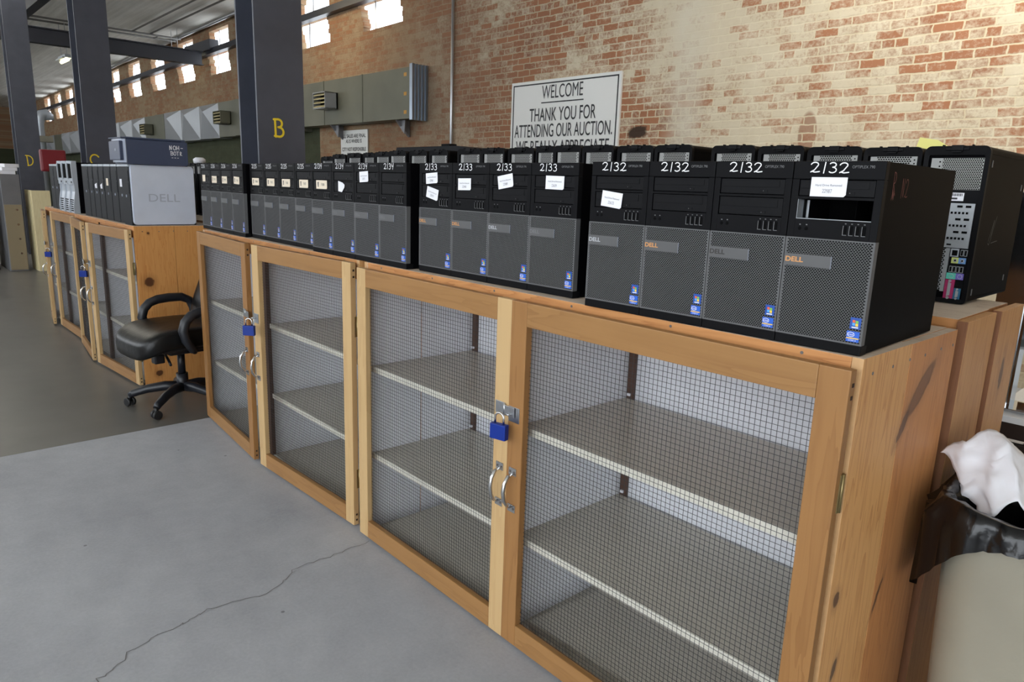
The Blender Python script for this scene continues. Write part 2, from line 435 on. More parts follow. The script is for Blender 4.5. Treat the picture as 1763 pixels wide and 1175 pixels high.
def brick():
    t = NT('old_whitewashed_brick')
    x = t.xyz()
    cb = t.n('CombineXYZ'); t.l(x[0], cb.inputs[0]); t.l(x[2], cb.inputs[1])
    # slight unevenness of the courses
    nz = t.n('TexNoise'); nz.inputs['Scale'].default_value = 2.0; t.l(cb.outputs[0], nz.inputs['Vector'])
    add = t.n('VectorMath', operation='MULTIPLY_ADD'); t.l(nz.outputs['Color'], add.inputs[0])
    add.inputs[1].default_value = (0.02, 0.02, 0); t.l(cb.outputs[0], add.inputs[2])
    n3 = t.n('TexNoise'); n3.inputs['Scale'].default_value = 14.0; n3.inputs['Detail'].default_value = 4; t.l(cb.outputs[0], n3.inputs['Vector'])
    ad2 = t.n('VectorMath', operation='MULTIPLY_ADD'); t.l(n3.outputs['Color'], ad2.inputs[0]); ad2.inputs[1].default_value = (0.03, 0.022, 0); t.l(add.outputs[0], ad2.inputs[2])
    v = ad2.outputs[0]

    def bt(c1, c2, mo):
        b = t.n('TexBrick'); b.offset = 0.5; b.squash = 0.5; b.squash_frequency = 6
        b.inputs['Scale'].default_value = 1; b.inputs['Brick Width'].default_value = 0.215; b.inputs['Row Height'].default_value = 0.0735
        b.inputs['Mortar Size'].default_value = 0.009; b.inputs['Mortar Smooth'].default_value = 0.6
        b.inputs['Color1'].default_value = (*c1, 1); b.inputs['Color2'].default_value = (*c2, 1); b.inputs['Mortar'].default_value = (*mo, 1)
        t.l(v, b.inputs['Vector']); return b
    b1 = bt(s2l((164, 108, 76)), s2l((132, 84, 62)), s2l((198, 184, 154)))
    mg = t.n('MapRange'); mg.inputs[1].default_value = -10; mg.inputs[2].default_value = -4.5; t.l(x[0], mg.inputs[0])
    t.l(t.mix(mg.outputs[0], s2l((142, 122, 98)), s2l((206, 192, 160))), b1.inputs['Mortar'])
    rnd = bt((0, 0, 0), (1, 1, 1), (0.5, 0.5, 0.5))
    big = t.noise(cb.outputs[0], 0.55, 5, 0.6, 0.4); mid = t.noise(cb.outputs[0], 4.0, 6, 0.7); fine = t.noise(cb.outputs[0], 30, 4, 0.7)
    # more whitewash towards the right-hand end of the wall
    xr = t.n('MapRange'); xr.inputs[1].default_value = -8.4; xr.inputs[2].default_value = -4.5; xr.inputs[3].default_value = 0.08; xr.inputs[4].default_value = 0.10
    t.l(x[0], xr.inputs[0])
    xn = t.n('MapRange'); xn.inputs[1].default_value = -14; xn.inputs[2].default_value = 2; t.l(x[0], xn.inputs[0])
    xw = t.math('SUBTRACT', t.ramp(xn.outputs[0], [(0.15, 0.25), (0.30, 0.25), (0.36, 0.13), (0.52, 0.14), (0.60, 0.30), (1.0, 0.28)]), 0.2)
    s = t.math('ADD', t.math('MULTIPLY', big, 0.9), t.math('MULTIPLY', mid, 0.65))
    rv = t.n('RGBToBW'); t.l(rnd.outputs['Color'], rv.inputs[0])
    s = t.math('ADD', s, t.math('MULTIPLY', rv.outputs[0], 0.30))
    s = t.math('SUBTRACT', s, 0.10)
    s = t.math('ADD', s, t.math('MULTIPLY', fine, 0.6))
    s = t.math('ADD', s, xw)
    w = t.n('MapRange'); w.inputs[1].default_value = 1.02; w.inputs[2].default_value = 1.30; w.inputs[3].default_value = 0.06; w.inputs[4].default_value = 0.92
    t.l(s, w.inputs[0])
    wl = t.n('MapRange'); wl.inputs[1].default_value = -9.5; wl.inputs[2].default_value = -7.0; t.l(x[0], wl.inputs[0])
    wash = t.mix(mid, t.mix(wl.outputs[0], s2l((140, 118, 92)), s2l((200, 186, 156))), t.mix(wl.outputs[0], s2l((168, 148, 120)), s2l((226, 217, 194))))
    bcol = t.mix(t.math('MULTIPLY', t.math('SUBTRACT', 1.0, wl.outputs[0]), 0.55), b1.outputs['Color'], s2l((126, 100, 76)))
    col = t.mix(w.outputs[0], bcol, wash)
    # sooty stain near the conduit, whitewash drip band, broken brick, patched brick, green painted end
    st = t.math('MULTIPLY', t.ellipse((x[0], x[2]), (-8.6, 2.8), (1.5, 1.3), 0.7), 0.45)
    col = t.mix(st, col, s2l((112, 92, 78)))
    band = t.math('MULTIPLY', t.ellipse((x[0], x[2]), (-4.45, 2.6), (0.2, 1.6), 0.5), t.math('MULTIPLY', mid, 1.2))
    col = t.mix(band, col, s2l((212, 204, 184)))
    wob = t.math('MULTIPLY', t.math('SUBTRACT', mid, 0.5), 0.16)
    hx = (t.math('ADD', x[0], wob), t.math('ADD', x[2], wob))
    col = t.mix(t.ellipse(hx, (-5.03, 2.03), (0.13, 0.06), 0.2), col, s2l((70, 56, 46)))
    col = t.mix(t.math('MULTIPLY', t.ellipse((x[0], x[2]), (-3.1, 1.95), (0.085, 0.2), 0.08), 0.7), col, b1.outputs['Color'])
    gm = t.math('MULTIPLY', t.math('LESS_THAN', x[0], -12.3), t.math('LESS_THAN', x[2], 2.36))
    col = t.mix(t.math('MULTIPLY', gm, 0.9), col, t.mix(mid, s2l((28, 44, 34)), s2l((60, 74, 54))))
    h = t.math('SUBTRACT', t.math('MULTIPLY', fine, 0.4), t.math('MULTIPLY', b1.outputs['Fac'], 1.0))
    t.bump(h, 0.25, 0.012)
    return t.done(col, 0.85, 0, 0.2)


def ceiling_mat():
    t = NT('board_formed_ceiling')
    a = t.noise(t.mapping((0.6, 3.5, 1)), 1.0, 6, 0.65)
    b = t.noise(t.mapping((0.25, 12, 1)), 1.0, 4, 0.6)
    f = t.math('ADD', t.math('MULTIPLY', a, 0.5), t.math('MULTIPLY', b, 0.5))
    col = t.ramp(f, [(0.3, s2l((198, 195, 186))), (0.7, s2l((244, 242, 236)))])
    return t.done(col, 0.8, 0, 0.2)


M['floor_light'] = floor_light(); M['floor_dark'] = floor_dark(); M['brick'] = brick(); M['ceiling'] = ceiling_mat()
gl = NT('window_glass')
tr = gl.n('BsdfTransparent'); gs = gl.n('BsdfGlossy'); gs.inputs['Roughness'].default_value = 0.05
mx = gl.n('MixShader'); mx.inputs[0].default_value = 0.06
gl.l(tr.outputs[0], mx.inputs[1]); gl.l(gs.outputs[0], mx.inputs[2])
gl.l(mx.outputs[0], gl.t.nodes['Material Output'].inputs['Surface'])
M['glass'] = gl.m

# ------------------------------------------------------------------ writing
_TXT = {}


def text_mesh(s, size=1.0, cx=1.0, spacing=1.0, ext=0.0, bold=0.0):
    key = (s, size, cx, spacing, ext, bold)
    if key in _TXT: return _TXT[key]
    c = bpy.data.curves.new('lettering', 'FONT'); c.body = s; c.size = size; c.space_character = spacing
    c.align_x = 'CENTER'; c.align_y = 'CENTER'; c.extrude = ext; c.resolution_u = 4; c.offset = bold
    o = bpy.data.objects.new('lettering', c); COL.objects.link(o)
    bpy.context.view_layer.update()
    me = bpy.data.meshes.new_from_object(o.evaluated_get(bpy.context.evaluated_depsgraph_get()))
    bpy.data.objects.remove(o)
    if cx != 1.0: me.transform(Matrix.Diagonal((cx, 1, 1, 1)))
    _TXT[key] = me
    return me


FRONT = (radians(90), 0, 0)              # writing that faces -y
SIDE = (radians(90), 0, radians(90))     # writing that faces +x


def text(parent, s, size, loc, m, rot=FRONT, cx=1.0, name='lettering', spacing=1.0, bold=0.0):
    me = text_mesh(s, size, cx, spacing, 0.0, bold).copy(); me.materials.clear(); me.materials.append(m)
    o = link(name, me, parent); o.location = loc; o.rotation_euler = rot
    return o


def arc(cx, cy, rx, ry, a0, a1, n=9):
    return [(cx + rx * cos(radians(a0 + (a1 - a0) * i / (n - 1))), cy + ry * sin(radians(a0 + (a1 - a0) * i / (n - 1)))) for i in range(n)]


GLYPH = {   # handwritten strokes in a unit box 0.6 wide
    '1': [[(0.30, 1.0), (0.23, -0.02)]],
    '2': [[(0.06, 0.78)] + arc(0.3, 0.76, 0.22, 0.22, 150, -40) + [(0.3, 0.25), (0.08, 0.06), (0.14, 0.12), (0.34, 0.04), (0.62, 0.1)]],
    '3': [arc(0.28, 0.74, 0.2, 0.22, 150, -90) + arc(0.28, 0.26, 0.24, 0.26, 90, -140)],
    '4': [[(0.16, 0.95), (0.1, 0.5), (0.5, 0.52)], [(0.52, 1.0), (0.34, -0.05)]],
    '5': [[(0.5, 0.98), (0.18, 0.95), (0.12, 0.56)] + arc(0.26, 0.3, 0.24, 0.28, 110, -130)],
    '6': [[(0.46, 0.95), (0.2, 0.6)] + arc(0.3, 0.26, 0.2, 0.25, 150, 510)],
    '7': [[(0.06, 0.95), (0.5, 0.95), (0.22, 0.0)]],
    '8': [arc(0.3, 0.74, 0.18, 0.22, 270, -90) + arc(0.3, 0.26, 0.22, 0.26, 90, 450)],
    '9': [arc(0.28, 0.7, 0.2, 0.25, 0, 360) + [(0.4, 0.0)]],
    'B': [[(0.1, 1.0), (0.12, 0.0)], [(0.02, 0.98), (0.3, 1.0)] + arc(0.32, 0.77, 0.2, 0.22, 80, -100) + arc(0.34, 0.28, 0.26, 0.27, 90, -90) + [(0.05, 0.04)]],
    'C': [arc(0.42, 0.45, 0.42, 0.5, 35, 240)],
    'D': [[(0.1, 0.98), (0.16, 0.02)], [(0.0, 0.98), (0.25, 0.96)] + arc(0.24, 0.5, 0.34, 0.46, 88, -88) + [(0.12, 0.02)]],
    'R': [[(0.1, 0.0), (0.1, 1.0)] + arc(0.2, 0.76, 0.2, 0.23, 90, -90) + [(0.1, 0.52), (0.48, 0.0)]],
    'N': [[(0.05, 0.0), (0.08, 1.0), (0.42, 0.05), (0.46, 1.0)]],
    'H': [[(0.05, 0.0), (0.05, 1.0)], [(0.45, 0.0), (0.45, 1.0)], [(0.05, 0.5), (0.45, 0.5)]],
    'O': [arc(0.3, 0.5, 0.26, 0.5, 90, 450, 14)],
    'A': [[(0.0, 0.0), (0.25, 1.0), (0.5, 0.0)], [(0.1, 0.4), (0.4, 0.4)]],
    'T': [[(0.0, 0.98), (0.5, 0.98)], [(0.25, 0.98), (0.25, 0.0)]],
    '0': [arc(0.3, 0.5, 0.22, 0.5, 90, 450, 14)],
    '-': [[(0.1, 0.5), (0.5, 0.5)]], ' ': [],
    '~': [[(0, 0.2), (0.12, 0.8), (0.2, 0.3), (0.3, 0.7), (0.4, 0.2), (0.5, 0.6)]],
}


def strokes(parent, name, lines, w, m, loc, rot=FRONT):
    """painted strokes: flat ribbons with round joints, 0.5 mm thick look"""
    bm = bmesh.new()
    lift = 0.0
    for ln in lines:
        P = [Vector((x, y, 0)) for x, y in ln]
        for p in P:
            lift += w * 0.004
            bm.faces.new([bm.verts.new((p.x + w / 2 * cos(2 * pi * k / 8), p.y + w / 2 * sin(2 * pi * k / 8), lift)) for k in range(8)])
        for a, b in zip(P, P[1:]):
            d = b - a
            if d.length < 1e-6: continue
            n = Vector((-d.y, d.x, 0)).normalized() * w / 2; lift += w * 0.004; h = Vector((0, 0, lift))
            bm.faces.new([bm.verts.new(q + h) for q in (a - n, b - n, b + n, a + n)])
    me = bpy.data.meshes.new(name); bm.to_mesh(me); bm.free(); me.materials.append(m)
    o = link(name, me, parent); o.location = loc; o.rotation_euler = rot
    return o


def hand(parent, name, s, h, w, m, loc, rot=FRONT, adv=0.66, jit=0.0, cx=1.0):
    rnd = random.Random(s + name + str(loc))
    lines = []; x = 0
    for ch in s:
        dy = rnd.uniform(-jit, jit) * h
        for ln in GLYPH[ch]:
            lines.append([((x + px) * h * cx, py * h + dy) for px, py in ln])
        x += adv if ch != '1' else adv * 0.72
    return strokes(parent, name, lines, w, m, loc, rot)


# ------------------------------------------------------------------ the room
def struct(o):
    o['kind'] = 'structure'; return o


b = MB(); b.box(-4.1, 6, -7, 6.5, -0.2, 0); struct(b.build('floor', M['floor_light']))
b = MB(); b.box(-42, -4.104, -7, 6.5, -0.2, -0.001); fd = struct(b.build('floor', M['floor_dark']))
# crack across the light slab
CR = [(-2.024, 0.342), (-2.055, 0.402), (-2.099, 0.452), (-2.133, 0.545), (-2.144, 0.601), (-2.155, 0.65), (-2.172, 0.693), (-2.17, 0.761), (-2.138, 0.869), (-2.162, 0.954), (-2.217, 1.025), (-2.227, 1.112), (-2.222, 1.221), (-2.234, 1.352)]


def ceil_z(x): return 4.86 + 0.018 * (min(x, -10) + 10)


b = MB()
for x0, x1 in ((-42, -10), (-10, 6)):
    z0, z1 = ceil_z(x0), ceil_z(x1)
    b.prism([(x0, -7, z0), (x1, -7, z1), (x1, -7, z1 + 0.25), (x0, -7, z0 + 0.25)], (0, 13.9, 0))
struct(b.build('ceiling', M['ceiling']))

# brick wall with the two rows of high openings
SL = 0.0155


def wz(x, z): return z + SL * (min(x, -9.3) + 9.3)


WIN_R = [-9.62, -11.86, -14.1, -16.3, -18.47, -20.65, -22.75, -24.86, -26.95, -29.0, -31.0, -33.0, -35.0]
b = MB(); rb = random.Random(3)
b.box(-42, 6, 6.5, 6.9, -0.1, 3.30)
b.box(-9.3, 6, 6.5, 6.9, 3.30, 5.2)
CH = 0.0735


def band(z0, z1, wins=None):
    xs = [-42.0]
    if wins:
        for (a, c) in sorted(wins): xs += [a, c]
    xs.append(-9.3)
    for a, c in zip(xs[::2], xs[1::2]):
        if c - a < 0.02: continue
        pts = [(a, 6.5, wz(a, z0)), (c, 6.5, wz(c, z0)), (c, 6.5, wz(c, z1)), (a, 6.5, wz(a, z1))]
        b.prism(pts, (0, 0.13, 0))


z = 3.80
b.prism([(-42, 6.5, 3.30), (-9.3, 6.5, 3.30), (-9.3, 6.5, 3.80), (-42, 6.5, wz(-42, 3.80))], (0, 0.13, 0))
LOW, UP = 6, 6
for i in range(LOW):
    tooth = [(xr - 1.27 + 0.30 * (1 - i / (LOW - 1)) * 0.55 + rb.uniform(-0.05, 0.05), xr - (0.10 * (i / LOW)) + rb.uniform(-0.03, 0.03)) for xr in WIN_R]
    band(z, z + CH, tooth); z += CH
band(z, z + 0.06); z += 0.06
for i in range(UP):
    band(z, z + CH, [(xr - 1.1 + rb.uniform(-0.05, 0.05), xr - 0.02 + rb.uniform(-0.02, 0.02)) for xr in WIN_R]); z += CH
band(z, 5.3)
struct(b.build('wall_back', M['brick']))
wn = 1
for xr in WIN_R[:9]:
    for zz0, zz1, wd in ((3.80, 4.24, 1.27), (4.30, 4.74, 1.12)):
        e = empty('window_%d' % wn, (xr - wd / 2, 6.60, wz(xr - 0.6, zz0))); wn += 1; struct(e)
        h = zz1 - zz0
        f = MB()
        f.box(-wd / 2 + 0.36, -wd / 2 + 0.395, -0.015, 0.015, 0.02, h, bev=0)
        f.box(-wd / 2, wd / 2, -0.015, 0.015, -0.01, 0.02)
        f.build('window_frame', M['conduit'], e)
        f = MB(); f.quad([(-wd / 2, 0, 0), (wd / 2, 0, 0), (wd / 2, 0, h), (-wd / 2, 0, h)]); f.build('pane', M['glass'], e)
b = MB(); b.box(-42.3, -42, -7, 6.9, -0.1, 5.2); struct(b.build('wall_left', M['brick']))
b = MB(); b.box(-42, -2.5, -7.3, -7, -0.1, 2.2)
for k in range(9): b.box(-42 + 4.8 * k, -41.4 + 4.8 * k, -7.3, -7, 2.2, 5.2)
struct(b.build('wall_front', M['brick']))
b = MB(); b.box(6, 6.3, -4.5, 6.9, -0.1, 5.2); struct(b.build('wall_right', M['brick']))

# columns: wide-flange steel, letter painted on the flange
for (x, y0, y1, ch, lh, lloc) in ((-4.75, 2.06, 2.395, 'B', 0.115, (2.168, 1.672)), (-9.55, 2.085, 2.42, 'C', 0.115, (2.118, 1.487)), (-14.35, 2.13, 2.465, 'D', 0.17, (2.235, 1.465)), (-19.2, 2.1, 2.435, None, 0, None)):
    b = MB()
    b.box(x - 0.02, x, y0, y1, 0, 4.9, bev=0.003)
    b.box(x - 0.30, x - 0.28, y0, y1, 0, 4.9, bev=0.003)
    b.box(x - 0.28, x - 0.02, (y0 + y1) / 2 - 0.01, (y0 + y1) / 2 + 0.01, 0, 4.9)
    c = struct(b.build('column', M['column']))
    if ch:
        hand(c, 'painted_letter', ch, lh, 0.0145, M['paint_yellow'], (x + 0.0015, lloc[0], lloc[1]), SIDE)
# beams, girt, pipes
b = MB(); b.box(-17.42, -17.40, -2, 6.3, 3.86, 4.16); b.box(-17.5, -17.3, -2, 6.3, 4.14, 4.16); b.box(-17.5, -17.3, -2, 6.3, 3.86, 3.88)
struct(b.build('beam', M['beam']))
b = MB(); b.box(-42, 6, 2.82, 2.98, 4.28, 4.5); struct(b.build('beam', M['beam']))
b = MB(); b.prism([(-42, 6.36, wz(-42, 4.22)), (-9.0, 6.36, wz(-9, 4.22)), (-9.0, 6.36, wz(-9, 4.33)), (-42, 6.36, wz(-42, 4.33))], (0, 0.13, 0))
b.box(-18.5, -16.9, 6.3, 6.5, 4.16, 4.38)
struct(b.build('beam', M['beam']))


def pipe(name, pts, r, label, cat='pipe', m='conduit', group=None):
    b = MB(); b.tube(pts, r, 8); o = b.build(name, M[m]); tag(o, label, cat, group); return o


pipe('wall_conduit', [(-8.33, 6.46, 0.0), (-8.33, 6.46, 4.86)], 0.022, 'thin silver vertical conduit on the brick wall left of the welcome sign', 'conduit')
pipe('ceiling_pipe', [(-27, 6.36, 4.50), (-9, 6.36, 4.86)], 0.035, 'silver pipe running under the ceiling along the top of the brick wall')
b = MB()
b.tube([(-19.0, 0.0, 4.63), (-19.0, 6.4, 4.63)], 0.022, 8); b.tube([(-19.35, 0.0, 4.62), (-19.35, 6.4, 4.62)], 0.022, 8)
for y in (3.2, 4.7, 5.9): b.tube([(-19.0, y, 4.63), (-19.35, y, 4.62)], 0.014, 6)
tag(b.build('ceiling_conduit', M['dark_pipe']), 'ladder-like pair of grey conduits crossing the ceiling above the dark beam', 'conduit')
for i, (y, z_, lb) in enumerate(((5.35, 4.68, 'upper of two parallel grey conduits running along the ceiling toward the wall'), (5.75, 4.69, 'lower of two parallel grey conduits running along the ceiling near the wall'))):
    pipe('ceiling_conduit', [(-19.1, y, z_ - 0.02), (-6, y, z_ + 0.12)], 0.02, lb, 'conduit', 'dark_pipe')


def tube_light(x0, x1, y, z_, label):
    e = empty('fluorescent_light', ((x0 + x1) / 2, y, z_), 0, label, 'light', 'hanging tube lights')
    h = (x1 - x0) / 2
    f = MB(); f.box(-h, h, -0.06, 0.06, 0.04, 0.11); f.box(-h, h, -0.11, -0.06, 0.02, 0.05); f.box(-h, h, 0.06, 0.11, 0.02, 0.05); f.build('lamp_housing', M['pc_silver2'], e)
    f = MB(); f.tube([(-h + 0.02, 0, 0.0), (h - 0.02, 0, 0.0)], 0.035, 8); f.build('tube', M['lamp_glow'], e)
    for s in (-1, 1):
        f = MB(); f.tube([(s * h * 0.8, 0, 0.1), (s * h * 0.8, 0, ceil_z(x0) - z_)], 0.006, 6); f.build('hanging_rod', M['conduit'], e)


tube_light(-19.9, -19.2, 4.0, 3.86, 'lit yellowish tube light hanging beside the column lettered C')
tube_light(-18.5, -18.0, 6.0, 4.12, 'small bright lamp glinting at the wall end of the dark beam')

# ------------------------------------------------------------------ ducts on the wall
e = empty('air_duct', (-9.0, 6.22, 2.33), 0, 'long weathered grey sheet metal duct along the brick wall', 'duct')
b = MB()
b.box(-3.55, 0, 0, 0.27, 0.0, 0.72)
for x in (-2.6, -1.36, -1.34): b.box(x - 0.012, x + 0.012, -0.008, 0.27, 0.0, 0.725)
b.build('duct_box', M['duct_olive'], e)
b = MB()
b.box(0.0, 0.03, -0.02, 0.27, -0.02, 0.76)
for yy in (0.0, 0.06, 0.12, 0.18, 0.24): b.box(0.03, 0.055, yy, yy + 0.03, -0.02, 0.76)
b.box(0.03, 0.07, -0.02, 0.0, -0.02, 0.76)
b.build('end_flange', M['duct_flange'], e)
b = MB()
for zz in (0.07, 0.33, 0.60): b.box(-0.17, -0.10, -0.004, 0.0, zz, zz + 0.05)
b.build('orange_tape', mat('orange_tape', (190, 140, 60), 0.6), e)


def vent(parent, x, z0, side='olive'):
    """box standing off the duct: louvred front, plain cheek"""
    f = MB(); y0 = -0.24
    f.box(x - 0.42, x, -0.03, 0.0, z0, z0 + 0.26); f.box(x - 0.012, x, y0, 0.0, z0, z0 + 0.26); f.box(x - 0.42, x - 0.408, y0, 0.0, z0, z0 + 0.26)
    f.box(x - 0.42, x, y0, 0.0, z0 + 0.25, z0 + 0.262); f.box(x - 0.42, x, y0, 0.0, z0 - 0.002, z0 + 0.01); f.box(x - 0.40, x - 0.012, -0.10, -0.09, z0, z0 + 0.25, 1)
    f.build('vent_box', [M['duct_silver'] if side == 'silver' else M['duct_olive'], M['black_deep']], parent)
    f = MB()
    for k in range(4):
        zz = z0 + 0.02 + k * 0.062
        f.prism([(x - 0.408, y0 + 0.01, zz), (x - 0.408, y0 + 0.07, zz + 0.035), (x - 0.408, y0 + 0.07, zz + 0.045), (x - 0.408, y0 + 0.01, zz + 0.016)], (0.396, 0, 0), 0)
    f.build('louvre', [M['louvre']], parent)


vent(e, -2.12, 0.24, 'silver')
for x in (-2.45, -0.44):
    b = MB(); b.prism([(x, 0.02, -0.005), (x, 0.26, -0.005), (x, 0.26, -0.24)], (0.05, 0, 0)); b.prism([(x - 0.1, 0.1, -0.005), (x + 0.15, 0.1, -0.005), (x + 0.1, 0.12, -0.2)], (0, 0.02, 0))
    b.build('bracket', M['steel_grey'], e)
# facetted galvanised stretch further left
e2 = empty('air_duct', (-12.56, 6.22, 2.30), 0, 'bright galvanised duct with folded triangular panels left of the column lettered B', 'duct')
b = MB(); rb = random.Random(5)
x = 0.0
segs = [(-2.9, 'p'), (-3.8, 'v'), (-5.0, 'f'), (-6.25, 'f'), (-7.5, 'f'), (-8.2, 'p'), (-9.1, 'v'), (-10.4, 'f'), (-11.7, 'f'), (-13.0, 'f'), (-14.3, 'f'), (-15.6, 'p'), (-16.9, 'f'), (-18.2, 'f'), (-19.5, 'f'), (-20.8, 'p'), (-22.1, 'f'), (-23.4, 'f'), (-24.7, 'f')]
vents = []
for (xe, kind) in segs:
    d0 = SL * 0.8
    za0, za1 = 0 + d0 * x, 0 + d0 * xe; zb0, zb1 = 0.73 + d0 * x, 0.73 + d0 * xe
    if kind == 'f':
        c = Vector(((x + xe) / 2, -0.14, za0 + (zb1 - za0) * 0.78))
        P = [Vector((xe, 0, za1)), Vector((x, 0, za0)), Vector((x, 0, zb0)), Vector((xe, 0, zb1))]
        for i in range(4): b.quad([P[i], P[(i + 1) % 4], c])
        b.box(xe, x, 0.0, 0.27, za1, zb1 - 0.005)
    else:
        b.box(xe, x, -0.01, 0.27, za1, zb1, 1)
        if kind == 'v': vents.append((x - 0.2, za0 + 0.24))
    x = xe
b.build('duct_box', [M['duct_silver'], M['duct_olive']], e2)
for vx, vz in vents: vent(e2, vx, vz)

# ------------------------------------------------------------------ signs
e = empty('wall_sign', (-6.18, 6.47, 1.35), 0, 'large white welcome sign with black lettering on the brick wall', 'sign')
b = MB(); b.box(-0.9, 0.9, 0, 0.03, 0, 1.345, bev=0.004); b.build('sign_board', M['sign_white'], e)
b = MB(); w = 0.016
b.box(-0.865, 0.865, -0.003, 0, 1.295, 1.295 + w); b.box(-0.865, 0.865, -0.003, 0, 0.035, 0.035 + w); b.box(-0.865, -0.865 + w, -0.003, 0, 0.035, 1.311); b.box(0.865 - w, 0.865, -0.003, 0, 0.035, 1.311)
b.box(-0.35, 0.35, -0.003, 0, 1.068, 1.082)
b.build('border_line', M['sign_black'], e)
for s, y, sz, wd in (('WELCOME', 1.19, 0.225, 0.68), ('THANK YOU FOR', 0.925, 0.225, 1.10), ('ATTENDING OUR AUCTION.', 0.735, 0.225, 1.63), ('WE REALLY APPRECIATE', 0.535, 0.225, 1.56)):
    me = text_mesh(s, sz, 1.0)
    xs = [v.co.x for v in me.vertices]
    text(e, s, sz, (0, -0.004, y), M['sign_black'], cx=wd / (max(xs) - min(xs)), bold=0.0 if s == 'WELCOME' else sz * 0.005)
e = empty('wall_sign', (-11.05, 6.47, 1.72), 0, 'small white sales notice on the brick wall beneath the grey duct', 'sign')
b = MB(); b.box(-0.44, 0.44, 0, 0.02, 0, 0.53, bev=0.003); b.build('sign_board', M['sign_white'], e)
for s, y, wd in (('ALL SALES ARE FINAL', 0.43, 0.78), ('AS IS WHERE IS', 0.345, 0.52), ('CITY NOT RESPONSIBLE', 0.21, 0.78), ('FOR THEFTS', 0.12, 0.44)):
    me = text_mesh(s, 0.085, 1.0); xs = [v.co.x for v in me.vertices]
    text(e, s, 0.085, (0, -0.003, y), M['sign_black'], cx=wd / (max(xs) - min(xs)), bold=0.0015)
# crack in the light slab: hairline ribbon
cr = []
rb = random.Random(2)
for (a, c), (d, f_) in zip(CR, CR[1:]):
    for k in range(5):
        t = k / 5; cr.append((a + (d - a) * t + rb.uniform(-1, 1) * 0.008, c + (f_ - c) * t + rb.uniform(-1, 1) * 0.008))
cr.append(CR[-1])
ck = strokes(None, 'floor_crack', [cr], 0.0024, mat('crack_dirt', (112, 109, 106), 0.9), (0, 0, 0.0006), (0, 0, 0))
struct(ck)

# ------------------------------------------------------------------ cabinets
CW, CD, CH_ = 1.80, 0.53, 1.10


def outside_paint(o, inner_slot, test):
    for p in o.data.polygons:
        if test(p): p.material_index = inner_slot


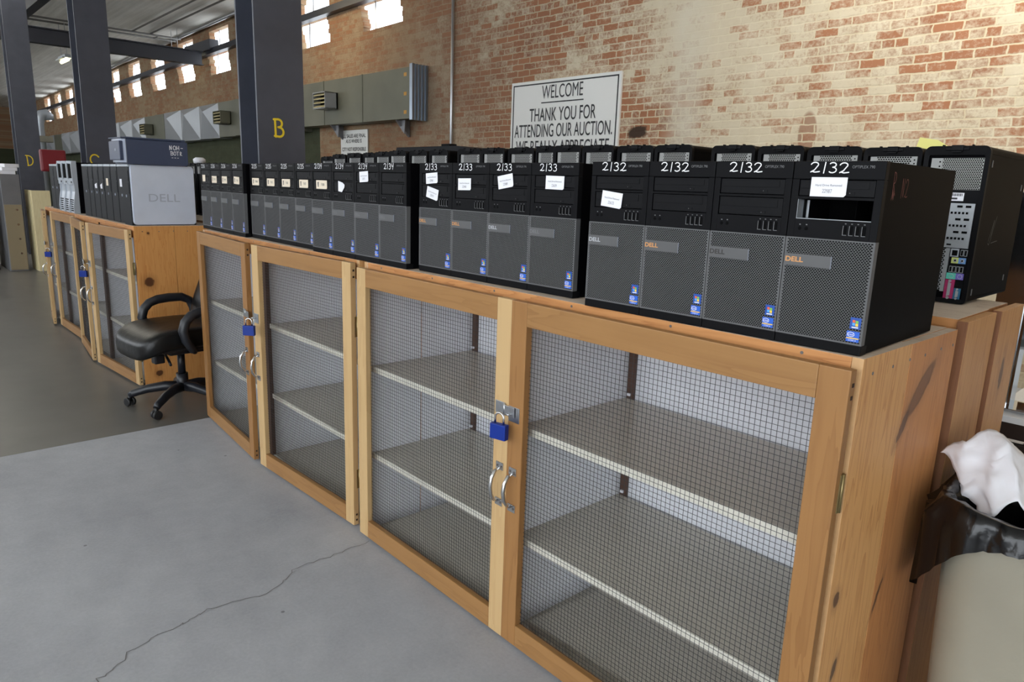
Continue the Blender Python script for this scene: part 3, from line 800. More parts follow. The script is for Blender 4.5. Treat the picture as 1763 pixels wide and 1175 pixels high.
def make_door(parent, w, h, side, pale, z0, top_rail=0.068, open_deg=0.0, hx=0.0, metal=True):
    """side = -1: hinge at its left edge, +1: hinge at its right edge. Door mesh runs away from the hinge along local x."""
    s = 1 if side < 0 else -1
    sw_h, sw_f, br, th = 0.062, 0.064, 0.07, 0.024
    b = MB()

    def bx(x0, x1, za, zb, mi):
        a, c = sorted((s * x0, s * x1)); b.box(a, c, -th, 0, za, zb, mi, 0.0025)
    bx(0, sw_h, 0, h, 0); bx(w - sw_f, w, 0, h, 0)
    bx(sw_h, w - sw_f, h - top_rail, h, 1); bx(sw_h, w - sw_f, 0, br, 1)
    # screw holes in the edge of the free stile
    if pale[2]:
        for k in (0.022, 0.045, h - 0.03, h - 0.055):
            if s < 0: b.box(-0.0008 if s > 0 else -0.0005, 0.0008, -th * 0.6, -th * 0.28, k - 0.004, k + 0.004, 2)
            if s > 0: b.box(w - 0.001, w + 0.0008, -th * 0.6, -th * 0.28, k - 0.004, k + 0.004, 2)
    d = b.build('door', [M[pale[0]], M[pale[1]], M['screw']], parent, (hx, -0.014, z0))
    d.rotation_euler = (0, 0, -s * radians(open_deg))
    # hardware cloth stapled to the back of the frame, half inch squares
    m = MB(); r = 0.00045; xa, xb, za, zb = sw_h - 0.012, w - sw_f + 0.012, br - 0.012, h - top_rail + 0.012
    n = int((xb - xa) / 0.0127)
    for i in range(n + 1):
        x = xa + i * 0.0127; a, c = sorted((s * (x - r), s * (x + r))); m.box(a, c, -0.004 - r, -0.004 + r, za, zb)
    n = int((zb - za) / 0.0127)
    a, c = sorted((s * xa, s * xb))
    for i in range(n + 1):
        zz = za + i * 0.0127; m.box(a, c, -0.0048 - r, -0.0048 + r, zz - r, zz + r)
    m.build('wire_mesh', M['wire'], d)
    # pull handle: bowed bar on two plates
    hxp = s * (w - 0.030)
    f = MB(); zc = 0.505
    for q in (-1, 1):
        f.box(hxp - 0.016, hxp + 0.016, -th - 0.003, -th, zc + q * 0.058 - 0.012, zc + q * 0.058 + 0.012, 0, 0.001)
        for dx in (-0.009, 0.009): f.box(hxp + dx - 0.003, hxp + dx + 0.003, -th - 0.0045, -th - 0.003, zc + q * 0.058 - 0.003, zc + q * 0.058 + 0.003, 1)
    f.tube([(hxp, -th - 0.004, zc - 0.052), (hxp, -th - 0.020, zc - 0.046), (hxp, -th - 0.033, zc - 0.026), (hxp, -th - 0.037, zc), (hxp, -th - 0.033, zc + 0.026), (hxp, -th - 0.020, zc + 0.046), (hxp, -th - 0.004, zc + 0.052)], [0.004, 0.0055, 0.006, 0.0062, 0.006, 0.0055, 0.004], 8)
    f.build('handle', [M['chrome'], M['screwhead']], d)
    if side < 0:      # hasp leaf reaches across to the staple plate
        f = MB(); x = w - 0.032; zc = 0.745
        f.box(x - 0.024, x + 0.016, -th - 0.003, -th, zc - 0.019, zc + 0.019, 0, 0.001)
        f.tube([(x + 0.018, -th - 0.004, zc - 0.018), (x + 0.018, -th - 0.004, zc + 0.018)], 0.004, 8)
        f.box(x + 0.02, x + 0.062, -th - 0.007, -th - 0.004, zc - 0.016, zc + 0.014, 0, 0.001)
        f.build('hasp', M['zinc'], d)
    else:
        f = MB(); x = -(w - 0.026); zc = 0.738
        f.box(x - 0.022, x + 0.024, -th - 0.002, -th, zc - 0.024, zc + 0.022, 0, 0.001)
        f.tube([(x - 0.016, -th - 0.002, zc), (x - 0.016, -th - 0.018, zc), (x - 0.006, -th - 0.018, zc), (x - 0.006, -th - 0.002, zc)], 0.0025, 6)
        f.build('staple_plate', M['zinc'], d)
    for zz in (0.2, h - 0.25):
        f = MB(); f.tube([(-s * 0.001, 0.003, zz - 0.04), (-s * 0.001, 0.003, zz + 0.04)], 0.004, 8); f.box(*sorted((-s * 0.002, s * 0.0)), -th * 0.35, 0, zz - 0.04, zz + 0.04); f.build('hinge', M['brass'], d)
    return d


def make_cabinet(loc, rz, w, h, label, lw, rw, lopen, ropen, styl, styr, side_mat='pine_side', doorh=1.07, dz=0.012, depth=CD, shelves=(0.345, 0.70), post=True):
    e = empty('storage_cabinet', loc, rz, label, 'cabinet', 'wooden cabinets with wire mesh doors')
    H2 = w / 2
    b = MB(); b.box(-H2 + 0.0225, H2 - 0.0225, 0, depth, h - 0.024, h, 0, 0.002); b.box(-H2 + 0.0225, H2 - 0.0225, 0, 0.008, h - 0.075, h - 0.024, 1)
    o = b.build('top', [M['top_board'], M['pine_front']], e); outside_paint(o, 1, lambda p: p.normal.z < 0.5)
    b = MB()
    for k in range(6):
        x = -H2 + 0.12 + k * (w - 0.24) / 5; b.tube([(x, -0.0008, h - 0.011), (x, 0.002, h - 0.011)], 0.0035, 8)
    b.build('screw', M['screwhead'], e)
    for s in (-1, 1):
        b = MB(); x0, x1 = sorted((s * H2, s * (H2 - 0.022)))
        b.box(x0, x1, 0.0, depth * 0.46, 0, h, 0, 0.001); b.box(x0, x1, depth * 0.46 + 0.002, depth, 0, h - 0.001, 2, 0.001)
        o = b.build('side_panel', [M[side_mat], M['white_paint'], M['pine_red'] if side_mat == 'pine_side' else M[side_mat], M['top_board'], M['pine_end'] if side_mat == 'pine_side' else M[side_mat]], e)
        outside_paint(o, 1, lambda p: p.normal.x * s < -0.5); outside_paint(o, 3, lambda p: p.normal.z > 0.6); outside_paint(o, 4, lambda p: p.normal.y < -0.8 and p.center.y < 0.01)
        if s > 0:
            b = MB()
            for yy, zz in ((0.05, h - 0.035), (0.15, h - 0.036), (0.24, h - 0.034), (0.33, h - 0.036), (0.43, h - 0.035), (0.51, h - 0.036)):
                b.tube([(H2 - 0.001, yy, zz), (H2 + 0.001, yy, zz)], 0.0035, 8)
            b.build('screw', M['screwhead'], e)
    b = MB(); b.box(-H2 + 0.022, H2 - 0.022, depth - 0.012, depth, 0.02, h - 0.022); b.build('back_panel', M['white_paint'], e)
    b = MB(); b.box(-0.06, -0.038, 0.010, depth - 0.012, 0.0225, h - 0.024, 0)
    if post: b.box(-0.072, -0.026, 0.0, 0.0195, 0.0225, h - 0.024, 1)
    b.build('divider', [M['white_paint'], M['brown_post']], e)
    b = MB(); b.box(-H2 + 0.022, H2 - 0.022, 0.015, depth - 0.012, 0.0, 0.022); b.build('bottom', M['shelf'], e)
    xl = (-H2 + 0.0225, -0.0605 if not post else -0.0725), (-0.0375 if not post else -0.0255, H2 - 0.0225)
    for (xa, xb) in xl:
        for zz in shelves:
            b = MB()
            b.box(xa, xb, 0.020, 0.30, zz - 0.02, zz, 0, 0.001); b.box(xa, xb, 0.303, depth - 0.03, zz - 0.02, zz - 0.001, 0, 0.001)
            b.box(xa, xb, 0.012, 0.020, zz - 0.022, zz + 0.001, 1, 0.001)
            b.build('shelf', [M['shelf'], M['shelf_edge']], e)
        b = MB(); b.box(xa + 0.006, xa + 0.03, depth - 0.028, depth - 0.0125, 0.03, h - 0.03)
        b.build('shelf_standard', M['brown_post'], e)
        for zz in shelves:
            b = MB(); b.box(xa + 0.011, xa + 0.024, depth - 0.036, depth - 0.028, zz + 0.010, zz + 0.018); b.build('shelf_clip', M['paper'], e)
    make_door(e, lw, doorh, -1, styl, dz, open_deg=lopen, hx=-H2 + 0.006)
    make_door(e, rw, doorh, 1, styr, dz, open_deg=ropen, hx=H2 - 0.004)
    return e


PALE = ('pale_stile', 'tan_rail', True); TAN = ('tan_stile', 'tan_rail', True); PALE2 = ('pale_stile', 'pale_rail', True); MIXD = ('pale_stile', 'tan_rail', True)


def cab_loc(xr, yr, rz_deg, w):
    a = radians(rz_deg); return (xr - w / 2 * cos(a), yr - w / 2 * sin(a), 0), a


for (xr, yr, rz, w, h, label, lw, rw, lo, ro, sl, sr, sm, dh) in (
    (-0.487, 1.36, -1.0, 1.825, 1.10, 'wooden cabinet with wire mesh doors under the towers marked 2132 and 2133', 0.872, 0.945, 0, 0, PALE, TAN, 'pine_side', 1.07),
    (-2.362, 1.40, -1.4, 1.76, 1.10, 'wooden mesh-door cabinet with doors slightly ajar, right behind the office chair', 0.835, 0.855, 3.4, 3.0, TAN, PALE, 'pine_side', 1.08),
    (-4.985, 1.315, 0.0, 1.61, 1.065, 'wooden cabinet with dark knots on its side panel, beneath the silver computer', 0.72, 0.835, 6.0, 4.0, PALE, MIXD, 'pine_knotty', 1.03),
    (-6.62, 1.345, 0.0, 1.32, 1.065, 'farthest mesh-door wooden cabinet beneath the three silver-fronted computers', 0.40, 0.87, 8.0, 0.5, PALE, MIXD, 'pine_knotty', 1.03)):
    loc, a = cab_loc(xr, yr, rz, w)
    make_cabinet(loc, a, w, h, label, lw, rw, lo, ro, sl, sr, sm, dh, post=xr < -1)


def back_cabinet(xr, xl, y0, h, label, d=0.48):
    e = empty('backing_cabinet', ((xr + xl) / 2, y0, 0), 0, label, 'cabinet', 'plank-sided cabinets behind the front row')
    H2 = (xr - xl) / 2
    b = MB(); b.box(-H2, H2, 0, 0.27, h - 0.022, h, 0, 0.002); b.box(-H2, H2 - 0.005, 0.272, d, h - 0.02, h - 0.001, 0, 0.002)
    o = b.build('top', [M['top_board'], M['pine_front']], e); outside_paint(o, 1, lambda p: p.normal.z < 0.5)
    for s in (-1, 1):
        b = MB(); x0, x1 = sorted((s * (H2 + 0.002), s * (H2 + 0.026)))
        b.box(x0, x1, -0.012, 0.235, 0, h - 0.002, 0, 0.0015); o = b.build('side_plank', [M['pine_back'], M['shade_edge']], e); outside_paint(o, 1, lambda p: p.normal.y < -0.9)
        b = MB(); x0, x1 = sorted((s * (H2 + 0.012), s * (H2 + 0.034)))
        b.box(x0, x1, 0.252, d, 0, h + 0.001, 0, 0.0015); o = b.build('side_plank', [M['pine_back'], M['shade_edge']], e); outside_paint(o, 1, lambda p: p.normal.y < -0.9)
    b = MB(); b.box(-H2, H2, 0.0, 0.012, 0.02, h - 0.022); b.build('back_panel', M['pine_front'], e)
    for zz in (0.02, 0.36, 0.70):
        b = MB(); b.box(-H2, H2, 0.012, d - 0.02, zz - 0.02, zz); b.build('shelf', M['shelf'], e)
    return e


back_cabinet(-0.495, -2.26, 1.945, 1.115, 'plank-sided cabinet behind the nearest one, under the black tower showing its ports')
back_cabinet(-2.33, -4.56, 2.01, 1.115, 'plank-sided cabinet behind the middle cabinet, right of the column lettered B')
back_cabinet(-5.36, -8.3, 1.905, 1.07, 'plank-sided cabinet left of the column lettered B, behind the silver computer')

# blue padlocks hanging from the hasps
pb = empty('padlock', (0, 0, 0))
f = MB(); f.box(-0.0275, 0.0275, -0.010, 0.010, -0.0665, -0.020, 0, 0.003); f.build('lock_body', M['blue_lock'], pb)
f = MB(); f.tube([(-0.015, 0, -0.022), (-0.015, 0, -0.002)] + [(-0.015 * cos(pi * k / 8), 0, -0.002 + 0.015 * sin(pi * k / 8)) for k in range(1, 8)] + [(0.015, 0, -0.002), (0.015, 0, -0.022)], 0.0032, 8); f.build('shackle', M['chrome'], pb)
locks = [((-1.436, 1.305, 0.742), 12, 'blue padlock on the nearest cabinet doors, under the tower marked 2133'),
         ((-3.148, 1.283, 0.748), 40, 'blue padlock on the cabinet just right of the office chair'),
         ((-5.845, 1.185, 0.715), 45, 'blue padlock on the cabinet left of the knotty side panel'),
         ((-7.515, 1.262, 0.70), 50, 'blue padlock on the farthest cabinet at the end of the row')]
for i, (loc, rz, lb) in enumerate(locks):
    o = pb if i == 0 else copy_tree(pb)
    o.location = loc; o.rotation_euler = (0, 0, radians(rz)); tag(o, lb, 'padlock', 'blue padlocks on the cabinet doors')

# loose boards lying on the cabinet bottoms
for P, lb in (([(-1.40, 1.425), (-0.53, 1.50), (-0.53, 1.86), (-1.36, 1.86)], 'loose grey board lying askew on the bottom behind the nearest mesh door'),
              ([(-2.24, 1.415), (-1.50, 1.405), (-1.50, 1.86), (-2.24, 1.86)], 'loose grey board on the bottom behind the mesh door left of the nearest padlock')):
    b = MB(); cx_ = sum(p[0] for p in P) / 4; cy_ = sum(p[1] for p in P) / 4
    b.prism([(x - cx_, y - cy_, 0) for x, y in P], (0, 0, 0.024)); o = b.build('loose_board', M['shelf'], None, (cx_, cy_, 0.0225)); tag(o, lb, 'board', 'loose boards in the nearest cabinet')

# dark things stored behind the far mesh doors
for i, (x, y, z, w, d, h, lb, nm, ct) in enumerate((
    (-5.47, 1.62, 0.347, 0.34, 0.26, 0.035, 'flat black device on the middle shelf behind the far right mesh door', 'flat_device', 'device'),
    (-5.42, 1.66, 0.023, 0.42, 0.30, 0.06, 'low dark box on the bottom of the cabinet with the knotty side', 'dark_box', 'box'),
    (-6.05, 1.62, 0.347, 0.30, 0.26, 0.09, 'dark lumpy gadget on the middle shelf left of the flat black device', 'dark_gadget', 'device'),
    (-6.95, 1.60, 0.347, 0.30, 0.26, 0.12, 'dark gadget on the middle shelf of the farthest cabinet', 'dark_gadget', 'device'),
    (-6.95, 1.60, 0.702, 0.26, 0.2, 0.09, 'dark gadget on the upper shelf of the farthest cabinet', 'dark_gadget', 'device'))):
    b = MB(); cushion(b.bm, 0, 0, h / 2, w / 2, d / 2, h / 2, 0.2, 0.25, 16, 8); b.box(-w * 0.3, w * 0.1, -d * 0.3, d * 0.2, h * 0.9, h * 1.25, 0, 0.004)
    o = b.build(nm, M['clutter'], None, (x, y, z)); o.rotation_euler = (0, 0, 0.2 * i - 0.3); tag(o, lb, ct)
# ------------------------------------------------------------------ front-row computer towers
TW, TH, TD = 0.175, 0.36, 0.417
hw = TW / 2


def grille_mesh(x0, x1, z0, z1, px, pz, y, depth=0.0025, fill=0.76):
    """perforated plate: staggered long hexagon holes, each a real opening"""
    b = MB(); bm = b.bm
    rows = int(round((z1 - z0) / pz)); cols = int(round((x1 - x0) / px))
    dx = (x1 - x0) / cols; dz = (z1 - z0) / rows
    for j in range(rows):
        zc = z0 + (j + 0.5) * dz; sh = 0.5 if j % 2 else 0.0
        n = cols - (1 if sh else 0)
        if sh:
            for (a, c) in ((x0, x0 + dx / 2), (x1 - dx / 2, x1)): b.quad([(a, y, zc - dz / 2), (c, y, zc - dz / 2), (c, y, zc + dz / 2), (a, y, zc + dz / 2)])
        for i in range(n):
            xc = x0 + (i + 0.5 + sh) * dx
            w = dx * 0.42; h = dz * 0.5 * fill
            hole = [(-w, 0), (-w * 0.62, -h), (w * 0.62, -h), (w, 0), (w * 0.62, h), (-w * 0.62, h)]
            outer = [(-dx / 2, 0), (-dx / 2, -dz / 2), (dx / 2, -dz / 2), (dx / 2, 0), (dx / 2, dz / 2), (-dx / 2, dz / 2)]
            hi = [bm.verts.new((xc + p, y, zc + q)) for p, q in hole]
            ou = [bm.verts.new((xc + p, y, zc + q)) for p, q in outer]
            for k in range(6):
                bm.faces.new((ou[k], ou[(k + 1) % 6], hi[(k + 1) % 6], hi[k]))
    return b


def make_front_tower():
    e = empty('computer_tower')
    # case: open-fronted steel shell
    b = MB(); t = 0.002
    b.box(-hw, -hw + t, 0.016, TD, 0.002, TH - 0.001); b.box(hw - t, hw, 0.016, TD, 0.002, TH - 0.001)
    b.box(-hw + t, hw - t, 0.016, TD, TH - 0.001 - t, TH - 0.001); b.box(-hw + t, hw - t, 0.016, TD, 0.002, 0.002 + t)
    b.box(-hw + t, hw - t, TD - t, TD, 0.004, TH - 0.004)
    b.box(-hw + t, hw - t, 0.14, 0.142, 0.2, TH - 0.004, 1)
    b.box(-hw + 0.02, -hw + 0.0212, 0.02, 0.14, 0.24, 0.335, 1); b.box(hw - 0.0212, hw - 0.02, 0.02, 0.14, 0.24, 0.335, 1); b.box(0.02, 0.0212, 0.06, 0.14, 0.25, 0.29, 1)
    b.build('case', [M['black_case'], M['black_deep']], e)
    # bezel: frame around two drive bays
    b = MB(); zt, z1, z2, z3, z4, zb = TH, 0.326, 0.2935, 0.289, 0.2505, 0.2145
    xi = hw - 0.014
    b.box(-hw, hw, 0, 0.018, z1, zt, 0, 0.002); b.box(-hw, -xi, 0, 0.018, zb, z1, 0, 0.001); b.box(xi, hw, 0, 0.018, zb, z1, 0, 0.001)
    b.box(-xi, xi, 0.0005, 0.018, z3, z2); b.box(-xi, xi, 0, 0.018, zb, z4, 0, 0.001)
    b.build('bezel', [M['black']], e)
    for k, (za, zc) in enumerate(((z2, z1), (z4, z3))):
        b = MB(); b.box(-xi + 0.0012, xi - 0.0012, 0.0018, 0.012, za + 0.0012, zc - 0.0012, 0, 0.0012)
        b.box(-xi + 0.004, xi - 0.012, 0.0008, 0.0018, (za + zc) / 2 - 0.001, zc - 0.004, 0, 0.0004)
        b.box(xi - 0.055, xi - 0.037, 0.0008, 0.0018, za + 0.005, za + 0.010, 0, 0.0004)
        b.box(xi - 0.0465, xi - 0.0455, 0.0004, 0.0009, za + 0.007, za + 0.009, 1)
        b.build('drive_bay', [M['bay'], M['ink_grey']], e)
    # sockets
    for k in range(4):
        x = 0.028 + k * 0.0118; b = MB()
        b.box(x - 0.0032, x + 0.0032, -0.0006, 0.0004, 0.2245, 0.2415, 0); b.box(x - 0.0044, x - 0.0034, -0.0009, 0.0002, 0.2245, 0.2415, 1); b.box(x - 0.0044, x + 0.0034, -0.0009, 0.0002, 0.2235, 0.2245, 1); b.box(x - 0.0014, x + 0.0014, -0.0008, 0, 0.2445, 0.246, 1)
        b.build('usb_port', [M['black_deep'], M['ink_grey']], e)
    for k in range(2):
        x = -0.062 + k * 0.0135; b = MB(); b.tube([(x, 0.001, 0.232), (x, -0.0006, 0.232)], 0.0036, 12); b.box(x - 0.0015, x + 0.0015, -0.0004, 0.0003, 0.2385, 0.2405, 1); b.build('audio_port', [M['black_deep'], M['ink_grey']], e)
    # grille, its rim and the dark cavity behind it
    b = grille_mesh(-hw + 0.003, hw - 0.003, 0.0225, 0.212, 0.0056, 0.0031, 0.0)
    b.box(-hw, -hw + 0.003, -0.0004, 0.017, 0.0195, 0.2145); b.box(hw - 0.003, hw, -0.0004, 0.017, 0.0195, 0.2145); b.box(-hw + 0.003, hw - 0.003, -0.0004, 0.017, 0.0195, 0.0225); b.box(-hw + 0.003, hw - 0.003, -0.0004, 0.017, 0.212, 0.2145)
    b.box(-hw + 0.003, hw - 0.003, 0.004, 0.006, 0.0225, 0.212, 1)
    g = b.build('grille', [M['grille'], M['black_deep']], e)
    b = MB(); b.box(-hw - 0.0002, hw + 0.0002, -0.0002, 0.03, 0.0, 0.0193, 0, 0.002); b.build('base', M['black'], e)
    b = MB(); b.box(-hw + 0.001, 0.010, -0.0022, 0.001, 0.158, 0.182, 0, 0.0008); b.box(0.0096, 0.0104, -0.0024, 0, 0.158, 0.182, 1); b.build('badge', [M['badge'], M['silver_edge']], e)
    # stickers
    b = MB(); x0, z0, s = 0.0615, 0.0505, 0.0205
    b.box(x0, x0 + s, -0.0010, 0, z0, z0 + 0.022, 0, 0.0004)
    for (dx, dz, mi) in ((0.0045, 0.0125, 1), (0.0105, 0.0115, 2), (0.0045, 0.0070, 3), (0.0105, 0.0060, 4)):
        b.quad([(x0 + dx, -0.0012, z0 + dz), (x0 + dx + 0.0052, -0.0012, z0 + dz - 0.0006), (x0 + dx + 0.0052, -0.0012, z0 + dz + 0.0044), (x0 + dx, -0.0012, z0 + dz + 0.005)], mi)
    b.quad([(x0 + 0.004, -0.0012, z0 + 0.0022), (x0 + 0.0165, -0.0012, z0 + 0.0022), (x0 + 0.0165, -0.0012, z0 + 0.0042), (x0 + 0.004, -0.0012, z0 + 0.0042)], 5)
    b.build('system_sticker', [M['st_blue'], M['st_red'], M['st_green'], M['st_cyan'], M['st_yellow'], M['st_white']], e)
    b = MB(); x0, z0 = 0.0575, 0.0255
    b.box(x0, x0 + 0.0245, -0.0010, 0, z0, z0 + 0.0205, 0, 0.0004)
    b.quad([(x0 + 0.0005, -0.0012, z0 + 0.006), (x0 + 0.024, -0.0012, z0 + 0.006), (x0 + 0.024, -0.0012, z0 + 0.008), (x0 + 0.0005, -0.0012, z0 + 0.008)], 1)
    st = b.build('processor_sticker', [M['st_blue2'], M['st_yellow']], e)
    strokes(st, 'emblem_ring', [[(x0 + 0.0085 + 0.0068 * cos(a), z0 + 0.0142 + 0.0042 * sin(a)) for a in [2 * pi * k / 18 for k in range(1, 19)]]], 0.0009, M['st_white'], (0, -0.0014, 0))
    text(st, 'intel', 0.0062, (x0 + 0.0085, -0.00145, z0 + 0.0142), M['st_white'])
    text(st, 'CORE i5', 0.0042, (x0 + 0.012, -0.00145, z0 + 0.003), M['st_white'])
    text(e, 'OPTIPLEX 790', 0.0075, (0.047, -0.0006, 0.349), M['ink_grey'], name='model_lettering', cx=0.9)
    return e


BADGE = {'s': 'badge_silver', 'o': 'badge_orange', 'd': 'badge_dark', 'f': 'ink_grey'}
proto = make_front_tower()
proto_used = False


def paper_label(e, x, z, w, h, ang, kind='white', num='22987', shape=None, name='paper_label'):
    pts = shape or [(-w / 2, -h / 2), (w / 2 - 0.004, -h / 2), (w / 2, -h / 2 + 0.004), (w / 2, h / 2), (-w / 2, h / 2)]
    b = MB(); b.prism([(px, 0, pz) for px, pz in pts], (0, -0.0006, 0), 0)
    o = b.build(name, M['paper'] if kind == 'white' else M['paper_tan'], e, (x, -0.0008, z)); o.rotation_euler = (0, radians(ang), 0)
    if kind == 'white':
        text(o, 'Hard Drive Removed', 0.0058, (0, -0.0009, 0.003), M['ink'], cx=w / 0.068)
        hand(o, 'handwriting', num, 0.007, 0.0007, M['ink_grey'], (-0.011 * w / 0.068, -0.0009, -0.011), cx=0.85)
    elif kind == 'tan':
        b = MB(); b.prism([(-w * 0.36, -0.0006, h * 0.30), (-w * 0.26, -0.0006, h * 0.30), (-w * 0.28, -0.0006, -h * 0.28), (-w * 0.34, -0.0006, -h * 0.28)], (0, -0.0003, 0)); b.build('printed_mark', M['ink'], o)
        text(o, num, h * 0.42, (w * 0.12, -0.001, 0), M['ink'], cx=0.8)
    return o


SCRAP = [(-0.024, -0.019), (0.004, -0.022), (0.024, -0.004), (0.026, 0.006), (0.010, 0.014), (-0.024, 0.020)]
groups = [
    # x0, y0, angle, pitch, painted number, labels / badge per tower, left to right
    (-1.184, 1.359, 0.017, 0.1712, '2132', [
        ('w', [(-0.018, 0.270, 0.064, 0.037, 6, '23633')], 's', 'leftmost black tower of the four numbered 2132, white sticker tilted low on its bays'),
        ('', [], 'o', 'black tower numbered 2132 without sticker, orange-worn badge, second of its four'),
        ('', [], 'd', 'black tower numbered 2132 without sticker, dark badge, third of its four'),
        ('open', [(-0.014, 0.312, 0.070, 0.036, 0, '22987')], 'o', 'nearest black tower numbered 2132, with an open drive bay and bare right side')]),
    (-1.995, 1.415, 0.002, 0.1792, '2133', [
        ('w', [(-0.018, 0.311, 0.062, 0.034, -4, '22981'), (-0.014, 0.262, 0.062, 0.036, 12, '22979')], 'o', 'black tower numbered 2133 with two white stickers, leftmost of its four'),
        ('w', [(-0.026, 0.295, 0.062, 0.036, -1, '22990')], 'o', 'black tower numbered 2133 with one level sticker, second of its four'),
        ('w', [(-0.016, 0.307, 0.064, 0.038, -9, '22984')], 's', 'black tower numbered 2133 with a sticker tilted upward, third of its four'),
        ('w', [(0.004, 0.307, 0.068, 0.036, 1, '23639')], 'f', 'black tower numbered 2133 with one level sticker, rightmost of its four')]),
    (-2.746, 1.407, -0.021, 0.1775, '2134', [
        ('t', [(0.004, 0.275, 0.092, 0.034, 0, '71008')], 'f', 'black tower numbered 2134 with a cream sticker, leftmost of its four'),
        ('c', [(-0.010, 0.272, 0.05, 0.04, 0, '')], 'f', 'black tower numbered 2134 with a torn white sticker scrap'),
        ('w', [(-0.016, 0.310, 0.062, 0.038, -3, '22975')], 'f', 'black tower numbered 2134 with a whole white sticker near its top'),
        ('', [], 'f', 'black tower numbered 2134 without any sticker, rightmost of its four')]),
    (-3.496, 1.464, -0.042, 0.177, '2135', [
        ('t', [(-0.012, 0.275, 0.088, 0.034, 0, 'TX8001')], 'f', 'black tower numbered 2135 with a cream sticker, leftmost of its four'),
        ('t', [(-0.002, 0.275, 0.088, 0.034, 0, '71003')], 'f', 'black tower numbered 2135 with a cream sticker, second from left of its four'),
        ('t', [(-0.004, 0.275, 0.088, 0.034, 0, '71005')], 'f', 'black tower numbered 2135 with a cream sticker, third from left of its four'),
        ('t', [(0.004, 0.275, 0.088, 0.034, 0, '71007')], 'f', 'black tower numbered 2135 with a cream sticker, rightmost of its four')]),
    (-4.222, 1.482, -0.062, 0.1765, '2136', [
        ('s', [(-0.018, 0.282, 0.05, 0.036, 0, '')], 'f', 'black tower numbered 2136 with a small white sticker, leftmost of its four'),
        ('t', [(-0.010, 0.277, 0.082, 0.036, 0, '70993')], 'f', 'black tower numbered 2136 with a cream sticker, second from left of its four'),
        ('t', [(-0.016, 0.277, 0.082, 0.036, 0, '70997')], 'f', 'black tower numbered 2136 with a cream sticker, third from left of its four'),
        ('t', [(-0.004, 0.277, 0.082, 0.036, 2, '71001')], 'f', 'black tower numbered 2136 with a cream sticker, rightmost of its four')]),
]
for gi, (x0, y0, ang, pitch, num, items) in enumerate(groups):
    for i, (kind, labs, badge, lb) in enumerate(items):
        if not proto_used: e = proto; proto_used = True
        else: e = copy_tree(PROTO)
        if gi == 0 and i == 0:
            PROTO = copy_tree(e)         # blank source for the other copies
        e.name = 'computer_tower' if e is proto else e.name
        s = (i + 0.5) * pitch
        zt = 1.101
        e.location = (x0 + s * cos(ang), y0 + s * sin(ang), zt); e.rotation_euler = (0, 0, ang)
        e.scale = ((pitch - 0.0016) / TW, 1, 1)
        tag(e, lb, 'computer', 'black computer towers in the front row')
        if kind == 'open':
            bays = [c for c in bpy.data.objects if c.parent == e and c.name.startswith('drive_bay')]
            low = min(bays, key=lambda c: sum(v.co.z for v in c.data.vertices) / len(c.data.vertices))
            bpy.data.objects.remove(low)
            b = MB(); xi = hw - 0.014
            b.box(-xi, xi, 0.003, 0.02, 0.2505, 0.2515); b.box(-xi, -xi + 0.001, 0.003, 0.06, 0.2515, 0.288); b.box(-xi + 0.002, -xi + 0.012, 0.03, 0.032, 0.2515, 0.286, 0)
            b.build('drive_cage', M['steel_slot'], e)
        for (lx, lz, lw_, lh, la, ln) in labs:
            paper_label(e, lx, lz, lw_, lh, la, {'w': 'white', 'open': 'white', 't': 'tan', 'c': 'blank', 's': 'blank'}[kind], ln, SCRAP if kind == 'c' else None)
        if kind == 'c':
            for c in bpy.data.objects:
                if c.parent == e and c.name.startswith('paper_label'): c.data.materials[0] = M['paper']
        hand(e, 'painted_number', num, 0.0195, 0.0021, M['paint_white'], (-0.055, -0.0012, 0.338), jit=0.03, cx=1.62 if gi < 1 else 1.42)
        bd = [c for c in bpy.data.objects if c.parent == e and c.name.startswith('badge')][0]
        if badge in 'od':
            tx = text(bd, 'DELL', 0.0135, (-0.065, -0.0026, 0.1705), M[BADGE[badge]], cx=1.25, bold=0.0004)
        else:
            tx = text(bd, 'DELL', 0.0135, (-0.065, -0.0026, 0.1705), M[BADGE[badge]], cx=1.25, bold=0.0004)
        if kind == 'open':
            hand(e, 'chalk_scrawl', 'R', 0.042, 0.0016, M['chalk_pink'], (hw + 0.0006, 0.042, 0.300), SIDE, cx=0.8)
            hand(e, 'chalk_scrawl', '~', 0.030, 0.0016, M['chalk_pink'], (hw + 0.0006, 0.044, 0.286), SIDE, cx=0.7)
            hand(e, 'chalk_scrawl', 'N2', 0.036, 0.0014, M['chalk_pink'], (hw + 0.0006, 0.092, 0.296), SIDE, cx=0.75)
# the blank source is not part of the place
for c in [x for x in bpy.data.objects if x.parent and x.parent.parent == PROTO] + [x for x in bpy.data.objects if x.parent == PROTO] + [PROTO]:
    bpy.data.objects.remove(c)

# ------------------------------------------------------------------ back row: older towers with their rear panels towards us
RW, RH, RD = 0.166, 0.425, 0.42
rw2 = RW / 2


def rounded(w, z0, z1, r, n=5, top_only=False):
    pts = []
    for cx, cz, a0 in ((w - r, z1 - r, 0), (-w + r, z1 - r, 90), (-w + r * 0.6, z0 + r * 0.6, 180), (w - r * 0.6, z0 + r * 0.6, 270)):
        q = r if a0 < 180 else r * 0.6
        for k in range(n + 1):
            a = radians(a0 + 90 * k / n); pts.append((cx + q * cos(a), cz + q * sin(a)))
    return pts


